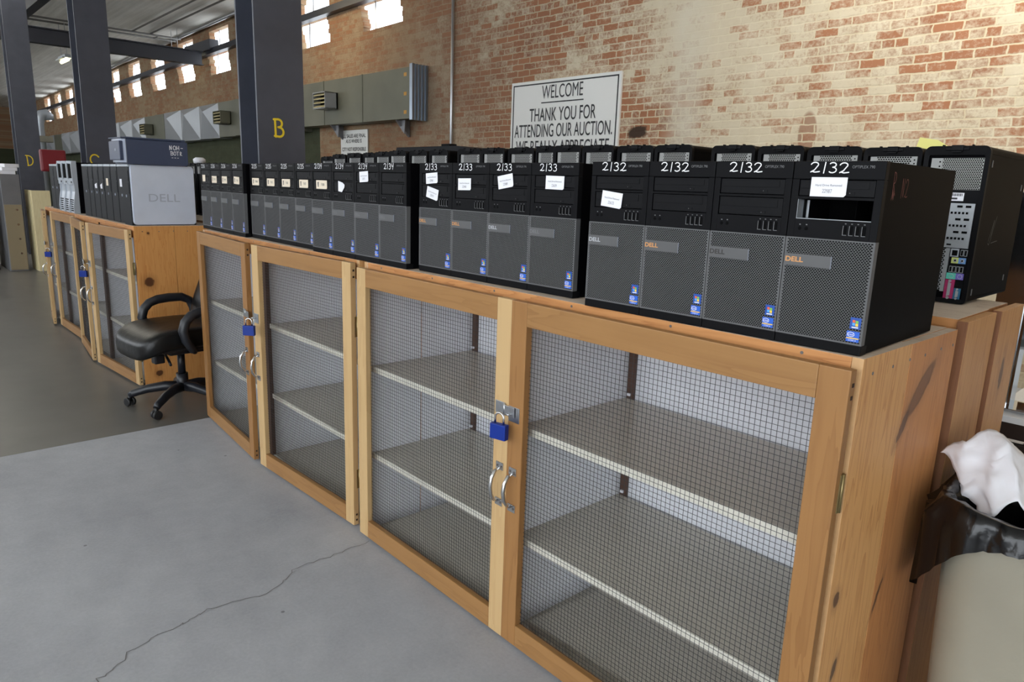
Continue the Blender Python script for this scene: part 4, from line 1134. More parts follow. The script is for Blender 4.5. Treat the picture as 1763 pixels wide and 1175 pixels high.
def make_rear_tower(full):
    e = empty('computer_tower')
    b = MB(); b.prism([(x, 0.012, z) for x, z in rounded(rw2, 0.004, RH - 0.002, 0.012)], (0, RD - 0.012, 0), 0)
    for sx in (-1, 1):
        for zz in (RH - 0.022, 0.014): b.box(*sorted((sx * (rw2 - 0.001), sx * (rw2 + 0.0015))), 0.014, RD - 0.01, zz, zz + 0.003)
    b.build('case', M['black_case'], e)
    # plastic surround
    b = MB()
    out = rounded(rw2 + 0.002, 0.0, RH, 0.018); inn = rounded(rw2 - 0.011, 0.012, RH - 0.024, 0.004)
    n = len(out)
    for ya, yb, flip in ((0.0, 0.014, False),):
        A = [b.bm.verts.new((x, ya, z)) for x, z in out]; B = [b.bm.verts.new((x, ya + 0.002, z)) for x, z in inn]
        A2 = [b.bm.verts.new((x, yb, z)) for x, z in out]; B2 = [b.bm.verts.new((x, yb, z)) for x, z in inn]
        for k in range(n):
            q = (k + 1) % n
            b.bm.faces.new((A[k], B[k], B[q], A[q])); b.bm.faces.new((A[k], A[q], A2[q], A2[k])); b.bm.faces.new((B[k], B2[k], B2[q], B[q]))
    b.box(-0.040, -0.036, -0.001, 0.012, RH - 0.002, RH + 0.003); b.box(0.036, 0.040, -0.001, 0.012, RH - 0.002, RH + 0.003)
    b.build('rear_surround', M['black'], e)
    b = MB(); b.box(-0.016, 0.016, -0.006, 0.02, RH - 0.014, RH + 0.002, 0, 0.003); b.box(-0.030, 0.030, -0.003, 0.004, RH - 0.012, RH - 0.004, 0, 0.002); b.box(-0.013, 0.013, -0.007, 0, RH - 0.018, RH - 0.014, 0, 0.001)
    b.build('latch', M['bay'], e)
    # power supply plate with fan holes
    xa, xb = -rw2 + 0.018, rw2 - 0.012; zb, zt = RH - 0.116, RH - (0.032 if full else 0.026)
    if full:
        b = grille_mesh(xa + 0.030, xb, zb, zt, 0.0056, 0.0044, 0.006, fill=0.74)
        b.box(xa, xa + 0.030, 0.006, 0.012, zb + 0.04, zt); b.box(xa + 0.018, xa + 0.030, 0.003, 0.006, zt - 0.03, zt - 0.002); b.box(xa + 0.022, xa + 0.026, 0.0024, 0.003, zt - 0.012, zt - 0.008, 1); b.box(xa + 0.022, xa + 0.026, 0.0024, 0.003, zt - 0.024, zt - 0.020, 1)
        b.box(xa, xa + 0.026, 0.005, 0.012, zb, zb + 0.04, 1)
        b.box(xa + 0.0, xb, 0.0105, 0.012, zb, zt, 1)
    else:
        b = grille_mesh(xa + 0.018, xb - 0.016, RH - 0.085, zt, 0.0075, 0.0052, 0.006, fill=0.74)
        b.box(xa, xa + 0.018, 0.006, 0.012, RH - 0.085, zt); b.box(xb - 0.016, xb, 0.006, 0.012, RH - 0.085, zt)
        b.box(xb - 0.010, xb - 0.006, 0.0055, 0.006, zt - 0.012, zt - 0.008, 1); b.box(xb - 0.010, xb - 0.006, 0.0055, 0.006, zt - 0.022, zt - 0.018, 1)
        b.box(xa, xb, 0.0105, 0.012, RH - 0.085, zt, 1); b.box(xa, xb, 0.009, 0.012, 0.03, RH - 0.085, 1)
    b.build('power_supply_grille', [M['steel_perf'], M['black_deep']], e)
    if not full: return e
    b = MB(); b.box(xa, xb, 0.008, 0.012, 0.03, zb); b.build('rear_plate', M['black'], e)
    b = MB(); b.box(-0.004, 0.034, 0.0072, 0.008, zb - 0.030, zb - 0.008, 0, 0.0003)
    for k in range(14):
        x = 0.0 + k * 0.0022; b.box(x, x + (0.0015 if k % 3 else 0.0008), 0.0068, 0.0073, zb - 0.017, zb - 0.010, 1)
    b.box(0.0, 0.018, 0.0068, 0.0073, zb - 0.026, zb - 0.021, 1)
    b.build('serial_label', [M['paper'], M['ink']], e)
    # slot covers
    z1, z0 = zb - 0.036, 0.152
    b = MB(); b.box(xa + 0.004, xb - 0.004, 0.005, 0.010, z0, z1); n = 7; h = (z1 - z0) / n
    for k in range(n):
        zc = z1 - (k + 0.5) * h
        if k % 2:
            b.box(xa + 0.010, xb - 0.010, 0.0035, 0.005, zc - h * 0.34, zc + h * 0.34)
            for q in range(11):
                x = xa + 0.014 + q * (xb - xa - 0.028) / 11; b.box(x, x + 0.0058, 0.0028, 0.0036, zc - 0.003, zc + 0.003, 1)
        elif k < n - 1:
            for dx in (0.022, 0.044): b.box(dx, dx + 0.014, 0.0042, 0.0052, zc - 0.003, zc + 0.003, 1)
        else:
            b.box(0.010, 0.022, 0.0042, 0.0052, zc - 0.002, zc + 0.002, 1)
    b.build('slot_panel', [M['steel_slot'], M['black_deep']], e)
    # fan grille and the row of sockets beside it
    xm = 0.022
    b = grille_mesh(xa + 0.004, xm - 0.010, 0.034, z0 - 0.004, 0.0058, 0.0058, 0.004, fill=0.8)
    b.box(xm - 0.010, xm, 0.002, 0.008, 0.030, z0 - 0.002); b.box(xa + 0.004, xm - 0.010, 0.0075, 0.008, 0.03, z0 - 0.002, 1)
    b.build('fan_grille', [M['steel_slot'], M['black_deep']], e)
    b = MB(); b.box(xm + 0.003, xm + 0.024, 0.003, 0.008, 0.128, 0.150, 0); b.box(xm + 0.007, xm + 0.021, 0.0022, 0.004, 0.131, 0.146, 1); b.build('network_port', [M['pc_silver2'], M['black_deep']], e)

    def usb(x, z, n_):
        for k in range(n_):
            b = MB(); b.box(x + k * 0.0095, x + k * 0.0095 + 0.0075, 0.003, 0.008, z, z + 0.017, 0); b.box(x + k * 0.0095 + 0.0012, x + k * 0.0095 + 0.0062, 0.0024, 0.004, z + 0.0015, z + 0.0155, 1); b.build('usb_port', [M['steel_slot'], M['black_deep']], e)
    usb(xm + 0.029, 0.131, 2); usb(xm + 0.006, 0.085, 4)
    for k, mm in enumerate(('io_lime', 'io_blue')):
        x = xm + 0.008 + k * 0.0185
        b = MB(); b.box(x, x + 0.0185, 0.004, 0.008, 0.110, 0.126, 0)
        b.tube([(x + 0.010, 0.0045, 0.118), (x + 0.010, 0.0032, 0.118)], 0.005, 14, 1); b.tube([(x + 0.010, 0.004, 0.118), (x + 0.010, 0.0028, 0.118)], 0.0025, 10, 2)
        b.build('audio_port', [M[mm], M['steel_slot'], M['black_deep']], e)
    for k, mm in enumerate(('io_teal', 'io_purple')):
        x = xm + 0.001 + k * 0.025
        b = MB(); b.box(x, x + 0.025 - k * 0.005, 0.004, 0.008, 0.066, 0.083, 0)
        b.tube([(x + 0.014 - k * 0.003, 0.0045, 0.0745), (x + 0.014 - k * 0.003, 0.0032, 0.0745)], 0.0062, 14, 1); b.tube([(x + 0.014 - k * 0.003, 0.004, 0.0745), (x + 0.014 - k * 0.003, 0.0028, 0.0745)], 0.005, 12, 0)
        b.build('keyboard_port', [M[mm], M['steel_slot']], e)
    b = MB(); b.box(xm + 0.001, xm + 0.026, 0.004, 0.008, 0.010, 0.065, 0)
    b.prism([(xm + 0.010, 0.004, 0.018), (xm + 0.018, 0.004, 0.021), (xm + 0.018, 0.004, 0.054), (xm + 0.010, 0.004, 0.058)], (0, -0.003, 0), 1)
    for zz in (0.014, 0.061): b.tube([(xm + 0.014, 0.004, zz), (xm + 0.014, 0.0, zz)], 0.004, 8, 1)
    b.build('printer_port', [M['io_magenta'], M['steel_slot']], e)
    b = MB(); b.box(xm + 0.027, xm + 0.045, 0.004, 0.008, 0.010, 0.042, 0); b.prism([(xm + 0.033, 0.004, 0.017), (xm + 0.040, 0.004, 0.019), (xm + 0.040, 0.004, 0.034), (xm + 0.033, 0.004, 0.036)], (0, -0.003, 0), 1)
    for zz in (0.0135, 0.0395): b.tube([(xm + 0.036, 0.004, zz), (xm + 0.036, 0.001, zz)], 0.003, 8, 1)
    b.build('monitor_port', [M['io_navy'], M['steel_slot']], e)
    for zz, yy in ((0.022, 0.045), (RH - 0.055, 0.035), (0.045, RD - 0.06), (RH - 0.11, RD - 0.04)):
        b = MB(); b.box(rw2 - 0.0005, rw2 + 0.0015, yy, yy + 0.007, zz, zz + 0.018, 0, 0.0006); b.build('side_catch', M['badge'], e)
    strokes(e, 'scratch_mark', [[(0.10, 0.14), (0.13, 0.20), (0.12, 0.15), (0.15, 0.21)], [(0.10, 0.135), (0.11, 0.13), (0.125, 0.15)], [(0.13, 0.135), (0.19, 0.14)]], 0.0014, M['ink_grey'], (rw2 + 0.002, 0.02, 0.03), SIDE)
    return e


ORD = ['', 'second', 'third', 'fourth', 'fifth', 'sixth', 'seventh', 'eighth', 'ninth', 'tenth', 'eleventh', 'twelfth', 'thirteenth', 'fourteenth', 'fifteenth', 'sixteenth', 'seventeenth', 'eighteenth', 'nineteenth', 'twentieth', 'twenty-first', 'twenty-second', 'twenty-third', 'twenty-fourth']
BR = [(-0.719, -0.558), (-0.890, -0.728), (-1.066, -0.896), (-1.231, -1.072), (-1.403, -1.237), (-1.655, -1.490), (-1.836, -1.661), (-2.011, -1.844), (-2.174, -2.018), (-2.296, -2.181), (-2.475, -2.303), (-2.651, -2.483), (-2.842, -2.661), (-3.090, -2.928), (-3.264, -3.098), (-3.445, -3.271), (-3.613, -3.452), (-3.748, -3.621), (-3.914, -3.754), (-4.084, -3.922), (-4.256, -4.092)]
BT = [1.543, 1.543, 1.548, 1.553, 1.557, 1.564, 1.565, 1.568, 1.571, 1.571, 1.566, 1.567, 1.567, 1.565, 1.564, 1.564, 1.561, 1.558, 1.556, 1.551, 1.539]
first = make_rear_tower(True)
simple = make_rear_tower(False); s_used = False
for i, (xl, xr) in enumerate(BR):
    if i == 0: e = first
    elif not s_used: e = simple; s_used = True
    else: e = copy_tree(simple)
    dy = 0.02 * math.sin(i * 2.3)
    e.location = ((xl + xr) / 2, 2.232 + (0 if i == 0 else abs(dy)), 1.1165)
    e.scale = ((xr - xl - 0.005) / RW, 1, (BT[i] - 1.1165) / RH)
    if i == 0: lb = 'large black tower at the right end, showing its coloured ports and silver slots'
    else: lb = 'black tower seen from behind, %s from the right in the back row' % ORD[i]
    tag(e, lb, 'computer', 'black towers turned backwards in the back row')
for i, (xl, xr) in enumerate(((-5.74, -5.555), (-5.87, -5.76), (-6.03, -5.88), (-6.22, -6.04), (-6.46, -6.24))):
    e = copy_tree(simple); e.location = ((xl + xr) / 2, 2.232, 1.0715); e.scale = ((xr - xl - 0.006) / RW, 1, 1)
    e.location.y = 2.15
    tag(e, 'dark tower back peeking over the towers marked 2136, %s left of the column lettered B' % ('first', 'second', 'third', 'fourth', 'fifth')[i], 'computer', 'black towers turned backwards in the back row')
b = MB(); b.prism([(-0.055, 0, 0), (0.06, 0, 0), (0.05, 0, 0.03), (0.01, 0, 0.055), (-0.045, 0, 0.065)], (0, 0.002, 0)); o = b.build('paper_note', M['yellow_note'], None, (-0.835, 2.66, 1.539)); o.rotation_euler = (radians(-14), 0, radians(8))
tag(o, 'yellow paper note sticking up behind the back-row towers, by the brick wall', 'note')

# ------------------------------------------------------------------ older computers on the far cabinets
ZF = 1.0665


def make_slim(silver_side=False):
    e = empty('computer_tower'); w, h, d = 0.166, 0.385, 0.40
    b = MB(); b.box(-w / 2, w / 2, 0.02, d, 0, h - 0.002, 0, 0.006); b.build('case', M['black_case'], e)
    b = MB(); b.box(-w / 2, w / 2, 0, 0.022, 0, h - 0.016, 0, 0.004); b.box(-w / 2 + 0.012, w / 2 - 0.012, -0.002, 0, 0.20, 0.27, 0, 0.002); b.box(-w / 2 + 0.012, w / 2 - 0.012, -0.002, 0, 0.28, 0.345, 0, 0.002)
    b.build('bezel', M['pc_grey'], e)
    b = MB(); b.box(-w / 2 + 0.004, w / 2 - 0.004, -0.001, 0.03, h - 0.015, h + 0.001, 0, 0.003); b.build('top_strip', M['pc_silver2'], e)
    b = MB(); b.tube([(0.01, 0.001, 0.185), (0.01, -0.004, 0.185)], 0.009, 14); b.build('power_button', M['silver_edge'], e)
    return e


slim = make_slim(); ED = [-5.033, -5.215, -5.386, -5.55, -5.73, -5.876, -6.035, -6.17, -6.37]; XS = [(p + q) / 2 for p, q in zip(ED, ED[1:])]
for i, x in enumerate(XS):
    e = slim if i == 0 else copy_tree(slim)
    e.location = (x, 1.325 if i == 0 else 1.345, ZF)
    e.scale = ((ED[i] - ED[i + 1] - 0.012) / 0.166 if i else 1.0, 1, 1)
    if i == 0: lb = 'computer with a big silver side panel standing at the end of the far cabinet'
    else: lb = 'slim dark tower with a pale top strip, %s to the left of the silver-sided computer' % ('first', 'second', 'third', 'fourth', 'fifth', 'sixth', 'seventh')[i - 1]
    tag(e, lb, 'computer', 'older dark computers on the far cabinets')
    if i in (4, 5):
        b = MB(); b.prism([(-0.02, 0, -0.02), (0.035, 0, -0.02), (0.03, 0, 0.018), (-0.035, 0, 0.005)], (0, -0.001, 0)); b.build('paper_label', M['paper'], e, (0, -0.003, 0.235))
    if i in (1, 3):
        b = MB(); b.box(-0.02, 0.03, -0.004, -0.003, 0.24, 0.29); b.build('paper_label', M['paper'] if i == 1 else M['paper_tan'], e)
# silver-fronted workstations
def make_work():
    e = empty('computer_tower'); w, h, d = 0.174, 0.41, 0.42
    b = MB(); b.box(-w / 2, w / 2, 0.03, d, 0, h - 0.01, 0, 0.006); b.build('case', M['black_case'], e)
    prof = [(0.03, 0), (-0.012, 0.0), (-0.014, 0.05), (-0.006, 0.11), (0.004, 0.17), (0.004, 0.22), (-0.006, 0.26), (-0.008, 0.38), (-0.002, h), (0.03, h)]
    b = MB()
    for xa, xb in ((-w / 2, -w / 2 + 0.016), (w / 2 - 0.016, w / 2)): b.prism([(xa, y, z) for y, z in prof], (xb - xa, 0, 0))
    P2 = [(y + 0.010 if y < 0.02 else y, z) for y, z in prof]
    b.prism([(-w / 2 + 0.016, y, z) for y, z in P2], (w - 0.032, 0, 0), 0)
    b.box(-w / 2 + 0.016, w / 2 - 0.016, -0.007, 0.02, h - 0.016, h, 0); b.box(-w / 2 + 0.016, w / 2 - 0.016, -0.006, 0.02, 0.225, 0.265, 0)
    b.build('bezel', M['pc_silver2'], e)
    for xa, xb in ((-w / 2 + 0.022, -0.006), (0.006, w / 2 - 0.022)):
        b = MB(); b.box(xa, xb, -0.002, 0.003, 0.275, 0.388); b.build('front_slot', M['black_deep'], e)
    b = MB()
    for k in range(6): b.box(-w / 2 + 0.03, w / 2 - 0.03, -0.006, 0.0, 0.015 + k * 0.017, 0.023 + k * 0.017)
    b.build('vent_grille', M['black_deep'], e)
    b = MB(); b.tube([(0.05, 0.004, 0.245), (0.05, -0.010, 0.245)], 0.008, 10); b.build('power_button', M['pc_grey'], e)
    return e


wk = make_work()
for i, x in enumerate((-6.66, -6.84, -7.02)):
    e = wk if i == 0 else copy_tree(wk)
    e.location = (x, 1.325, ZF)
    tag(e, 'silver-fronted computer with slotted wavy bezel, %s of three on the farthest cabinet' % ('rightmost', 'middle', 'leftmost')[i], 'computer', 'silver-fronted computers on the farthest cabinet')
for i, x in enumerate((-7.22, -7.39, -7.56)):
    e = copy_tree(slim); e.location = (x, 1.36, ZF)
    tag(e, 'dark tower left of the silver-fronted computers, %s of three at the far cabinet end' % ('rightmost', 'middle', 'leftmost')[i], 'computer', 'older dark computers on the far cabinets')
# the silver side panel belongs to the end computer only
b = MB(); P = []
w2, y0, y1, z0, z1, r = 0.083, 0.006, 0.398, 0.004, 0.384, 0.022
for cy, cz, a0 in ((y1 - r, z1 - r, 0), (y0 + r, z1 - r, 90), (y0 + r, z0 + r, 180), (y1 - r, z0 + r, 270)):
    for k in range(6):
        a = radians(a0 + 18 * k); P.append((w2, cy + r * cos(a), cz + r * sin(a)))
b.prism(P, (0.014, 0, 0)); bmesh.ops.bevel(b.bm, geom=[ed for ed in b.bm.edges if all(abs(v.co.x - w2 - 0.014) < 1e-5 for v in ed.verts)], offset=0.004, segments=2, affect='EDGES')
sp = b.build('side_panel', M['pc_silver'], slim)
text(sp, 'DELL', 0.072, (w2 + 0.0146, 0.20, 0.175), mat('embossed_silver', (182, 189, 204), 0.4, 0.4), SIDE, cx=1.25)
# black desktop lying across the silver-sided computer
e = empty('desktop_computer', (-5.14, 1.285, 1.4535), 0, 'black desktop computer lying flat on top of the silver-sided computer', 'computer')
b = MB(); b.prism([(-0.138, 0.03, 0), (0.138, 0.03, 0), (0.138, 0.03, 0.150), (0.120, 0.03, 0.166), (-0.138, 0.03, 0.166)], (0, 0.36, 0)); b.box(-0.142, 0.142, 0.0, 0.36, 0.155, 0.163, 0, 0.003); b.box(-0.14, 0.142, 0.39, 0.396, 0.01, 0.15); b.build('case', M['pc_navy'], e)
b = MB(); P = [(-0.138 + 0.276 * k / 10, 0.03 - 0.026 * sin(pi * k / 10) ** 0.4 - 0.004) for k in range(11)]
b.prism([(x, y, 0.008) for x, y in P] + [(0.138, 0.031, 0.008), (-0.138, 0.031, 0.008)], (0, 0, 0.145)); b.build('front_bezel', M['silver_edge'], e)
b = MB(); b.box(-0.120, 0.120, -0.006, 0.02, 0.022, 0.14, 0, 0.004); b.build('front_cover', M['pc_navy'], e)
b = MB(); b.tube([(0.03, 0.0, 0.085), (0.03, -0.008, 0.085)], 0.009, 12); b.build('power_button', M['silver_edge'], e)
hand(e, 'painted_number', 'NOH-', 0.026, 0.0036, M['paint_white'], (0.1385, 0.285, 0.100), SIDE, adv=0.72, cx=1.2)
hand(e, 'painted_number', 'B0TR'.replace('0', 'O'), 0.024, 0.0032, M['paint_white'], (0.1385, 0.29, 0.066), SIDE, adv=0.72, cx=1.1)
hand(e, 'painted_number', '---', 0.012, 0.003, M['paint_white'], (0.1385, 0.295, 0.044), SIDE, adv=0.9, cx=1.6)
b = MB(); b.lathe([(0.045, 0), (0.05, 0.02), (0.05, 0.035), (0.03, 0.05)], 16); o = b.build('white_cap', M['paper'], None, (-6.38, 2.24, 1.4975)); tag(o, 'small white plastic cap behind the black desktop computer lying flat', 'cap')
from mathutils import noise as mnoise
# ------------------------------------------------------------------ office chair in the gap between the cabinets
CX, CY = -4.46, 1.385
e = empty('office_chair', (CX, CY, 0), radians(6), 'black office chair on casters tucked between two wooden cabinets', 'chair')


def seat_warp(p):
    q = p.copy()
    if p.y < 0: q.z -= 0.055 * (p.y / 0.25) ** 3 * -1
    q.z += 0.012 * (p.x / 0.25) ** 2
    return q


b = MB(); cushion(b.bm, 0, -0.045, 0.452, 0.255, 0.265, 0.07, 0.42, 0.4, 40, 18, seat_warp); b.build('seat', M['vinyl'], e)
b = MB(); b.box(-0.18, 0.18, -0.18, 0.18, 0.375, 0.395, 0, 0.008); b.box(-0.09, 0.09, -0.1, 0.12, 0.335, 0.375, 0, 0.01); b.build('seat_plate', M['chair_plastic'], e)
b = MB(); cushion(b.bm, 0, 0.20, 0.77, 0.25, 0.05, 0.30, 0.5, 0.5, 28, 16, lambda p: p + Vector((0, 0.26 * (p.z + 0.3) / 0.6 + 0.03 * (p.x / 0.23) ** 2 * -1, 0)))
b.build('backrest', M['vinyl'], e)
b = MB(); b.tube([(0, 0.10, 0.37), (0, 0.20, 0.375), (0, 0.25, 0.41), (0, 0.27, 0.55), (0, 0.29, 0.70)], 0.02, 8); b.build('back_bracket', M['chair_plastic'], e)
for s in (-1, 1):
    b = MB(); x = s * 0.285
    P = [(s * 0.19, -0.02, 0.385), (s * 0.26, -0.03, 0.385), (x, -0.05, 0.40), (x, -0.085, 0.46), (x, -0.10, 0.52), (x, -0.085, 0.57), (x, -0.05, 0.605), (x, 0.0, 0.622), (x, 0.07, 0.628), (x, 0.15, 0.625), (x, 0.20, 0.60), (x * 0.97, 0.215, 0.55), (s * 0.255, 0.21, 0.45), (s * 0.24, 0.17, 0.392), (s * 0.17, 0.12, 0.385)]
    b.tube(P, [0.012, 0.016, 0.022, 0.027, 0.028, 0.028, 0.028, 0.029, 0.029, 0.028, 0.026, 0.022, 0.018, 0.014, 0.012], 10)
    b.build('armrest', M['chair_plastic'], e)
b = MB(); b.tube([(0, 0, 0.09), (0, 0, 0.20)], 0.034, 14); b.tube([(0, 0, 0.20), (0, 0, 0.34)], 0.022, 12); b.build('gas_column', M['chair_plastic'], e)
b = MB(); b.tube([(0.02, -0.10, 0.335), (0.10, -0.12, 0.325), (0.16, -0.13, 0.30)], 0.008, 8); b.box(-0.02, 0.04, -0.17, -0.11, 0.285, 0.34, 0, 0.01); b.build('tilt_knob', M['chair_plastic'], e)
for k in range(5):
    a = radians(-124.5 + 72 * k)
    dx, dy = cos(a), sin(a)
    b = MB(); b.tube([(0, 0, 0.115), (dx * 0.10, dy * 0.10, 0.120), (dx * 0.20, dy * 0.20, 0.105), (dx * 0.285, dy * 0.285, 0.078), (dx * 0.305, dy * 0.305, 0.066)], [0.032, 0.03, 0.026, 0.022, 0.018], 10)
    lg = b.build('leg', M['chair_plastic'], e)
    b = MB(); px, py = dx * 0.305, dy * 0.305; ca = a + 0.9; wx, wy = cos(ca), sin(ca)
    for s in (-1, 1):
        c0 = Vector((px + wx * s * 0.008, py + wy * s * 0.008, 0.027)); c1 = Vector((px + wx * s * 0.026, py + wy * s * 0.026, 0.027))
        b.tube([c0, c0 + (c1 - c0) * 0.2, c0 + (c1 - c0) * 0.8, c1], [0.023, 0.0268, 0.0268, 0.022], 14)
    b.tube([(px, py, 0.03), (px, py, 0.07)], 0.011, 8)
    b.build('caster', M['rubber'], lg)

# ------------------------------------------------------------------ litter bin with bag and paper
def rrect(t, a, c, r):
    """point on a rounded rectangle, t in 0..1"""
    segs = []; L = [2 * (a - r), pi * r / 2, 2 * (c - r), pi * r / 2] * 2
    L = [2 * (a - r), pi * r / 2, 2 * (c - r), pi * r / 2, 2 * (a - r), pi * r / 2, 2 * (c - r), pi * r / 2]
    d = (t % 1.0) * sum(L); k = 0
    while d > L[k] and k < 7: d -= L[k]; k += 1
    if k == 0: return Vector((-a + r + d, -c, 0)), Vector((0, -1, 0))
    if k == 2: return Vector((a, -c + r + d, 0)), Vector((1, 0, 0))
    if k == 4: return Vector((a - r - d, c, 0)), Vector((0, 1, 0))
    if k == 6: return Vector((-a, c - r - d, 0)), Vector((-1, 0, 0))
    cx, cy, a0 = {1: (a - r, -c + r, -90), 3: (a - r, c - r, 0), 5: (-a + r, c - r, 90), 7: (-a + r, -c + r, 180)}[k]
    an = radians(a0) + d / r; n = Vector((cos(an), sin(an), 0))
    return Vector((cx, cy, 0)) + n * r, n


BA, BC, BZ = 0.235, 0.23, 0.745
e = empty('litter_bin', (-0.168, 1.895, 0), 0, 'beige plastic litter bin lined with a black bag at the cabinet end', 'bin')
b = MB(); N = 64
for (z, off, rr_) in ((0.0, -0.035, 0.07), (0.02, -0.03, 0.08), (0.30, -0.018, 0.085), (0.66, -0.004, 0.09), (0.725, 0.0, 0.09), (0.73, 0.010, 0.095), (BZ, 0.012, 0.095), (BZ, 0.002, 0.09), (0.70, -0.008, 0.085), (0.06, -0.045, 0.07)):
    ring = []
    for k in range(N):
        p, n = rrect(k / N, BA + off, BC + off, rr_); ring.append(b.bm.verts.new((p.x, p.y, z)))
    if z == 0.0:
        b.bm.faces.new(ring[::-1])
    else:
        for k in range(N):
            f = b.bm.faces.new((last[k], last[(k + 1) % N], ring[(k + 1) % N], ring[k])); f.smooth = z < 0.7
    last = ring
b.bm.faces.new(last)
b.build('bin_body', M['can'], e)
tagb = e
b = MB(); N = 160; rb = random.Random(9)
ph = [rb.uniform(0, 6.28) for _ in range(8)]
prof = [(-0.045, BZ - 0.26), (-0.030, BZ - 0.10), (-0.018, BZ - 0.02), (-0.006, BZ + 0.012), (0.012, BZ + 0.014), (0.022, BZ - 0.008), (0.025, BZ - 0.024), (0.026, BZ - 0.038), (0.028, None)]
rings = []
for j, (off, z) in enumerate(prof):
    ring = []
    for k in range(N):
        t = k / N; a = 2 * pi * t
        p, n = rrect(t, BA, BC, 0.09)
        wr = 0.006 * sin(23 * a + ph[0]) + 0.005 * sin(41 * a + ph[1] + j) + 0.004 * sin(67 * a + ph[2] - j * 0.7)
        hem = BZ - 0.056 + 0.012 * sin(3 * a + ph[3]) + 0.012 * sin(7 * a + ph[4])
        left = max(0, -n.x)
        zz = hem - 0.17 * left * left if z is None else z + (0.006 * sin(9 * a + ph[5]) if 2 < j < 6 else 0)
        o_ = off + wr * (0.5 if j in (3, 4) else 1.0) + (0.016 * left if j >= 6 else 0.003 * left)
        if j >= 4: o_ = max(o_, 0.016)
        q = p + n * o_; ring.append(b.bm.verts.new((q.x, q.y, zz)))
    rings.append(ring)
for j in range(len(rings) - 1):
    for k in range(N):
        f = b.bm.faces.new((rings[j][k], rings[j][(k + 1) % N], rings[j + 1][(k + 1) % N], rings[j + 1][k])); f.smooth = True
b.bm.faces.new(rings[0])
o = b.build('bin_bag', M['bag'], None, (-0.168, 1.895, 0)); tag(o, 'black plastic bag folded over the rim of the beige bin', 'bag')


def sheet(pts, label, loc, rz, name='crumpled_paper'):
    """crumpled sheet from rows of points"""
    bm = bmesh.new(); R_ = [[bm.verts.new(p) for p in row] for row in pts]
    for i in range(len(R_) - 1):
        for j in range(len(R_[0]) - 1):
            bm.faces.new((R_[i][j], R_[i][j + 1], R_[i + 1][j + 1], R_[i + 1][j]))
    bmesh.ops.subdivide_edges(bm, edges=bm.edges[:], cuts=6, use_grid_fill=True, smooth=1.0)
    for f in bm.faces: f.smooth = True
    for v in bm.verts: v.co += mnoise.noise_vector(v.co * 14) * 0.014 + mnoise.noise_vector(v.co * 45) * 0.005 + Vector((0, 0.010, 0.006)) * (abs(math.sin(v.co.x * 48 + v.co.z * 14)) * 2 - 1)
    me = bpy.data.meshes.new(name); bm.to_mesh(me); bm.free(); me.materials.append(M['tissue'])
    o = link(name, me); o.location = loc; o.rotation_euler = (0, 0, rz)
    md = o.modifiers.new('thickness', 'SOLIDIFY'); md.thickness = 0.0015
    tag(o, label, 'paper', 'papers thrown in the bin'); return o


sheet([[(-0.13, -0.02, 0.035), (-0.07, 0.0, 0.085), (-0.035, 0.03, 0.115), (0.0, 0.05, 0.07)],
       [(-0.10, -0.05, 0.02), (-0.05, -0.04, 0.055), (-0.01, -0.02, 0.095), (0.04, 0.0, 0.04)],
       [(-0.055, -0.10, -0.02), (-0.01, -0.09, 0.02), (0.03, -0.07, 0.045), (0.07, -0.05, 0.0)],
       [(-0.01, -0.14, -0.06), (0.02, -0.13, -0.025), (0.05, -0.12, -0.01), (0.09, -0.10, -0.05)]], 'large white crumpled sheet poking out of the bin, nearest the cabinets', (-0.332, 1.89, 0.765), 0)
sheet([[(-0.07, 0.05, 0.0), (0.0, 0.06, 0.04), (0.08, 0.05, 0.0)], [(-0.08, -0.02, 0.01), (0.0, -0.01, 0.055), (0.09, 0.0, 0.02)], [(-0.06, -0.09, -0.02), (0.01, -0.08, 0.0), (0.08, -0.07, -0.02)]], 'lower white crumpled sheet inside the bin, at the right of the large sheet', (-0.10, 1.86, 0.70), 0.4)

# ------------------------------------------------------------------ white-topped table with steel stand behind the bin
e = empty('work_table', (0.10, 3.42, 0), 0, 'low table with white top and dark brown slatted frame behind the bin', 'table')
b = MB(); b.box(-0.72, 0.9, -0.42, 0.55, 0.615, 0.64, 0, 0.003); b.build('tabletop', M['white_top'], e)
b = MB(); b.box(-0.71, 0.9, -0.41, -0.37, 0.555, 0.614, 0, 0.002); b.box(-0.71, -0.67, -0.37, 0.5, 0.555, 0.614, 0, 0.002); b.build('apron', M['dark_frame'], e)
b = MB(); b.box(-0.70, 0.9, -0.40, -0.37, 0.49, 0.535, 0, 0.002); b.build('rail', M['dark_frame'], e)
for x in (-0.70, -0.20, 0.30, 0.80):
    b = MB(); b.box(x, x + 0.045, -0.405, -0.36, 0, 0.556, 0, 0.002); b.build('leg', M['dark_frame'], e)
for x in (-0.70, 0.80):
    b = MB(); b.box(x, x + 0.045, 0.45, 0.5, 0, 0.556, 0, 0.002); b.build('leg', M['dark_frame'], e)
b = MB(); b.box(-0.64, 0.8, -0.2, 0.4, 0.10, 0.48, 0, 0.01); o = b.build('storage_box', M['paper'], None, (0.10, 3.42, 0)); tag(o, 'white carton standing under the low white-topped table', 'box')
e = empty('steel_stand', (-0.585, 3.12, 0.6405), 0, 'polished stainless steel stand with upright post on the white table', 'stand')
b = MB(); b.box(-0.095, 0.0, -0.02, 0.03, 0.0, 0.80, 0, 0.004); b.box(0.0, 0.008, -0.02, 0.06, 0.0, 0.80); b.build('post', M['stainless'], e)
b = MB(); b.box(-0.05, 0.7, -0.06, 0.10, 0.0, 0.012, 0, 0.002); b.box(0.04, 0.7, -0.06, -0.054, 0.012, 0.045); b.build('base_plate', M['stainless'], e)
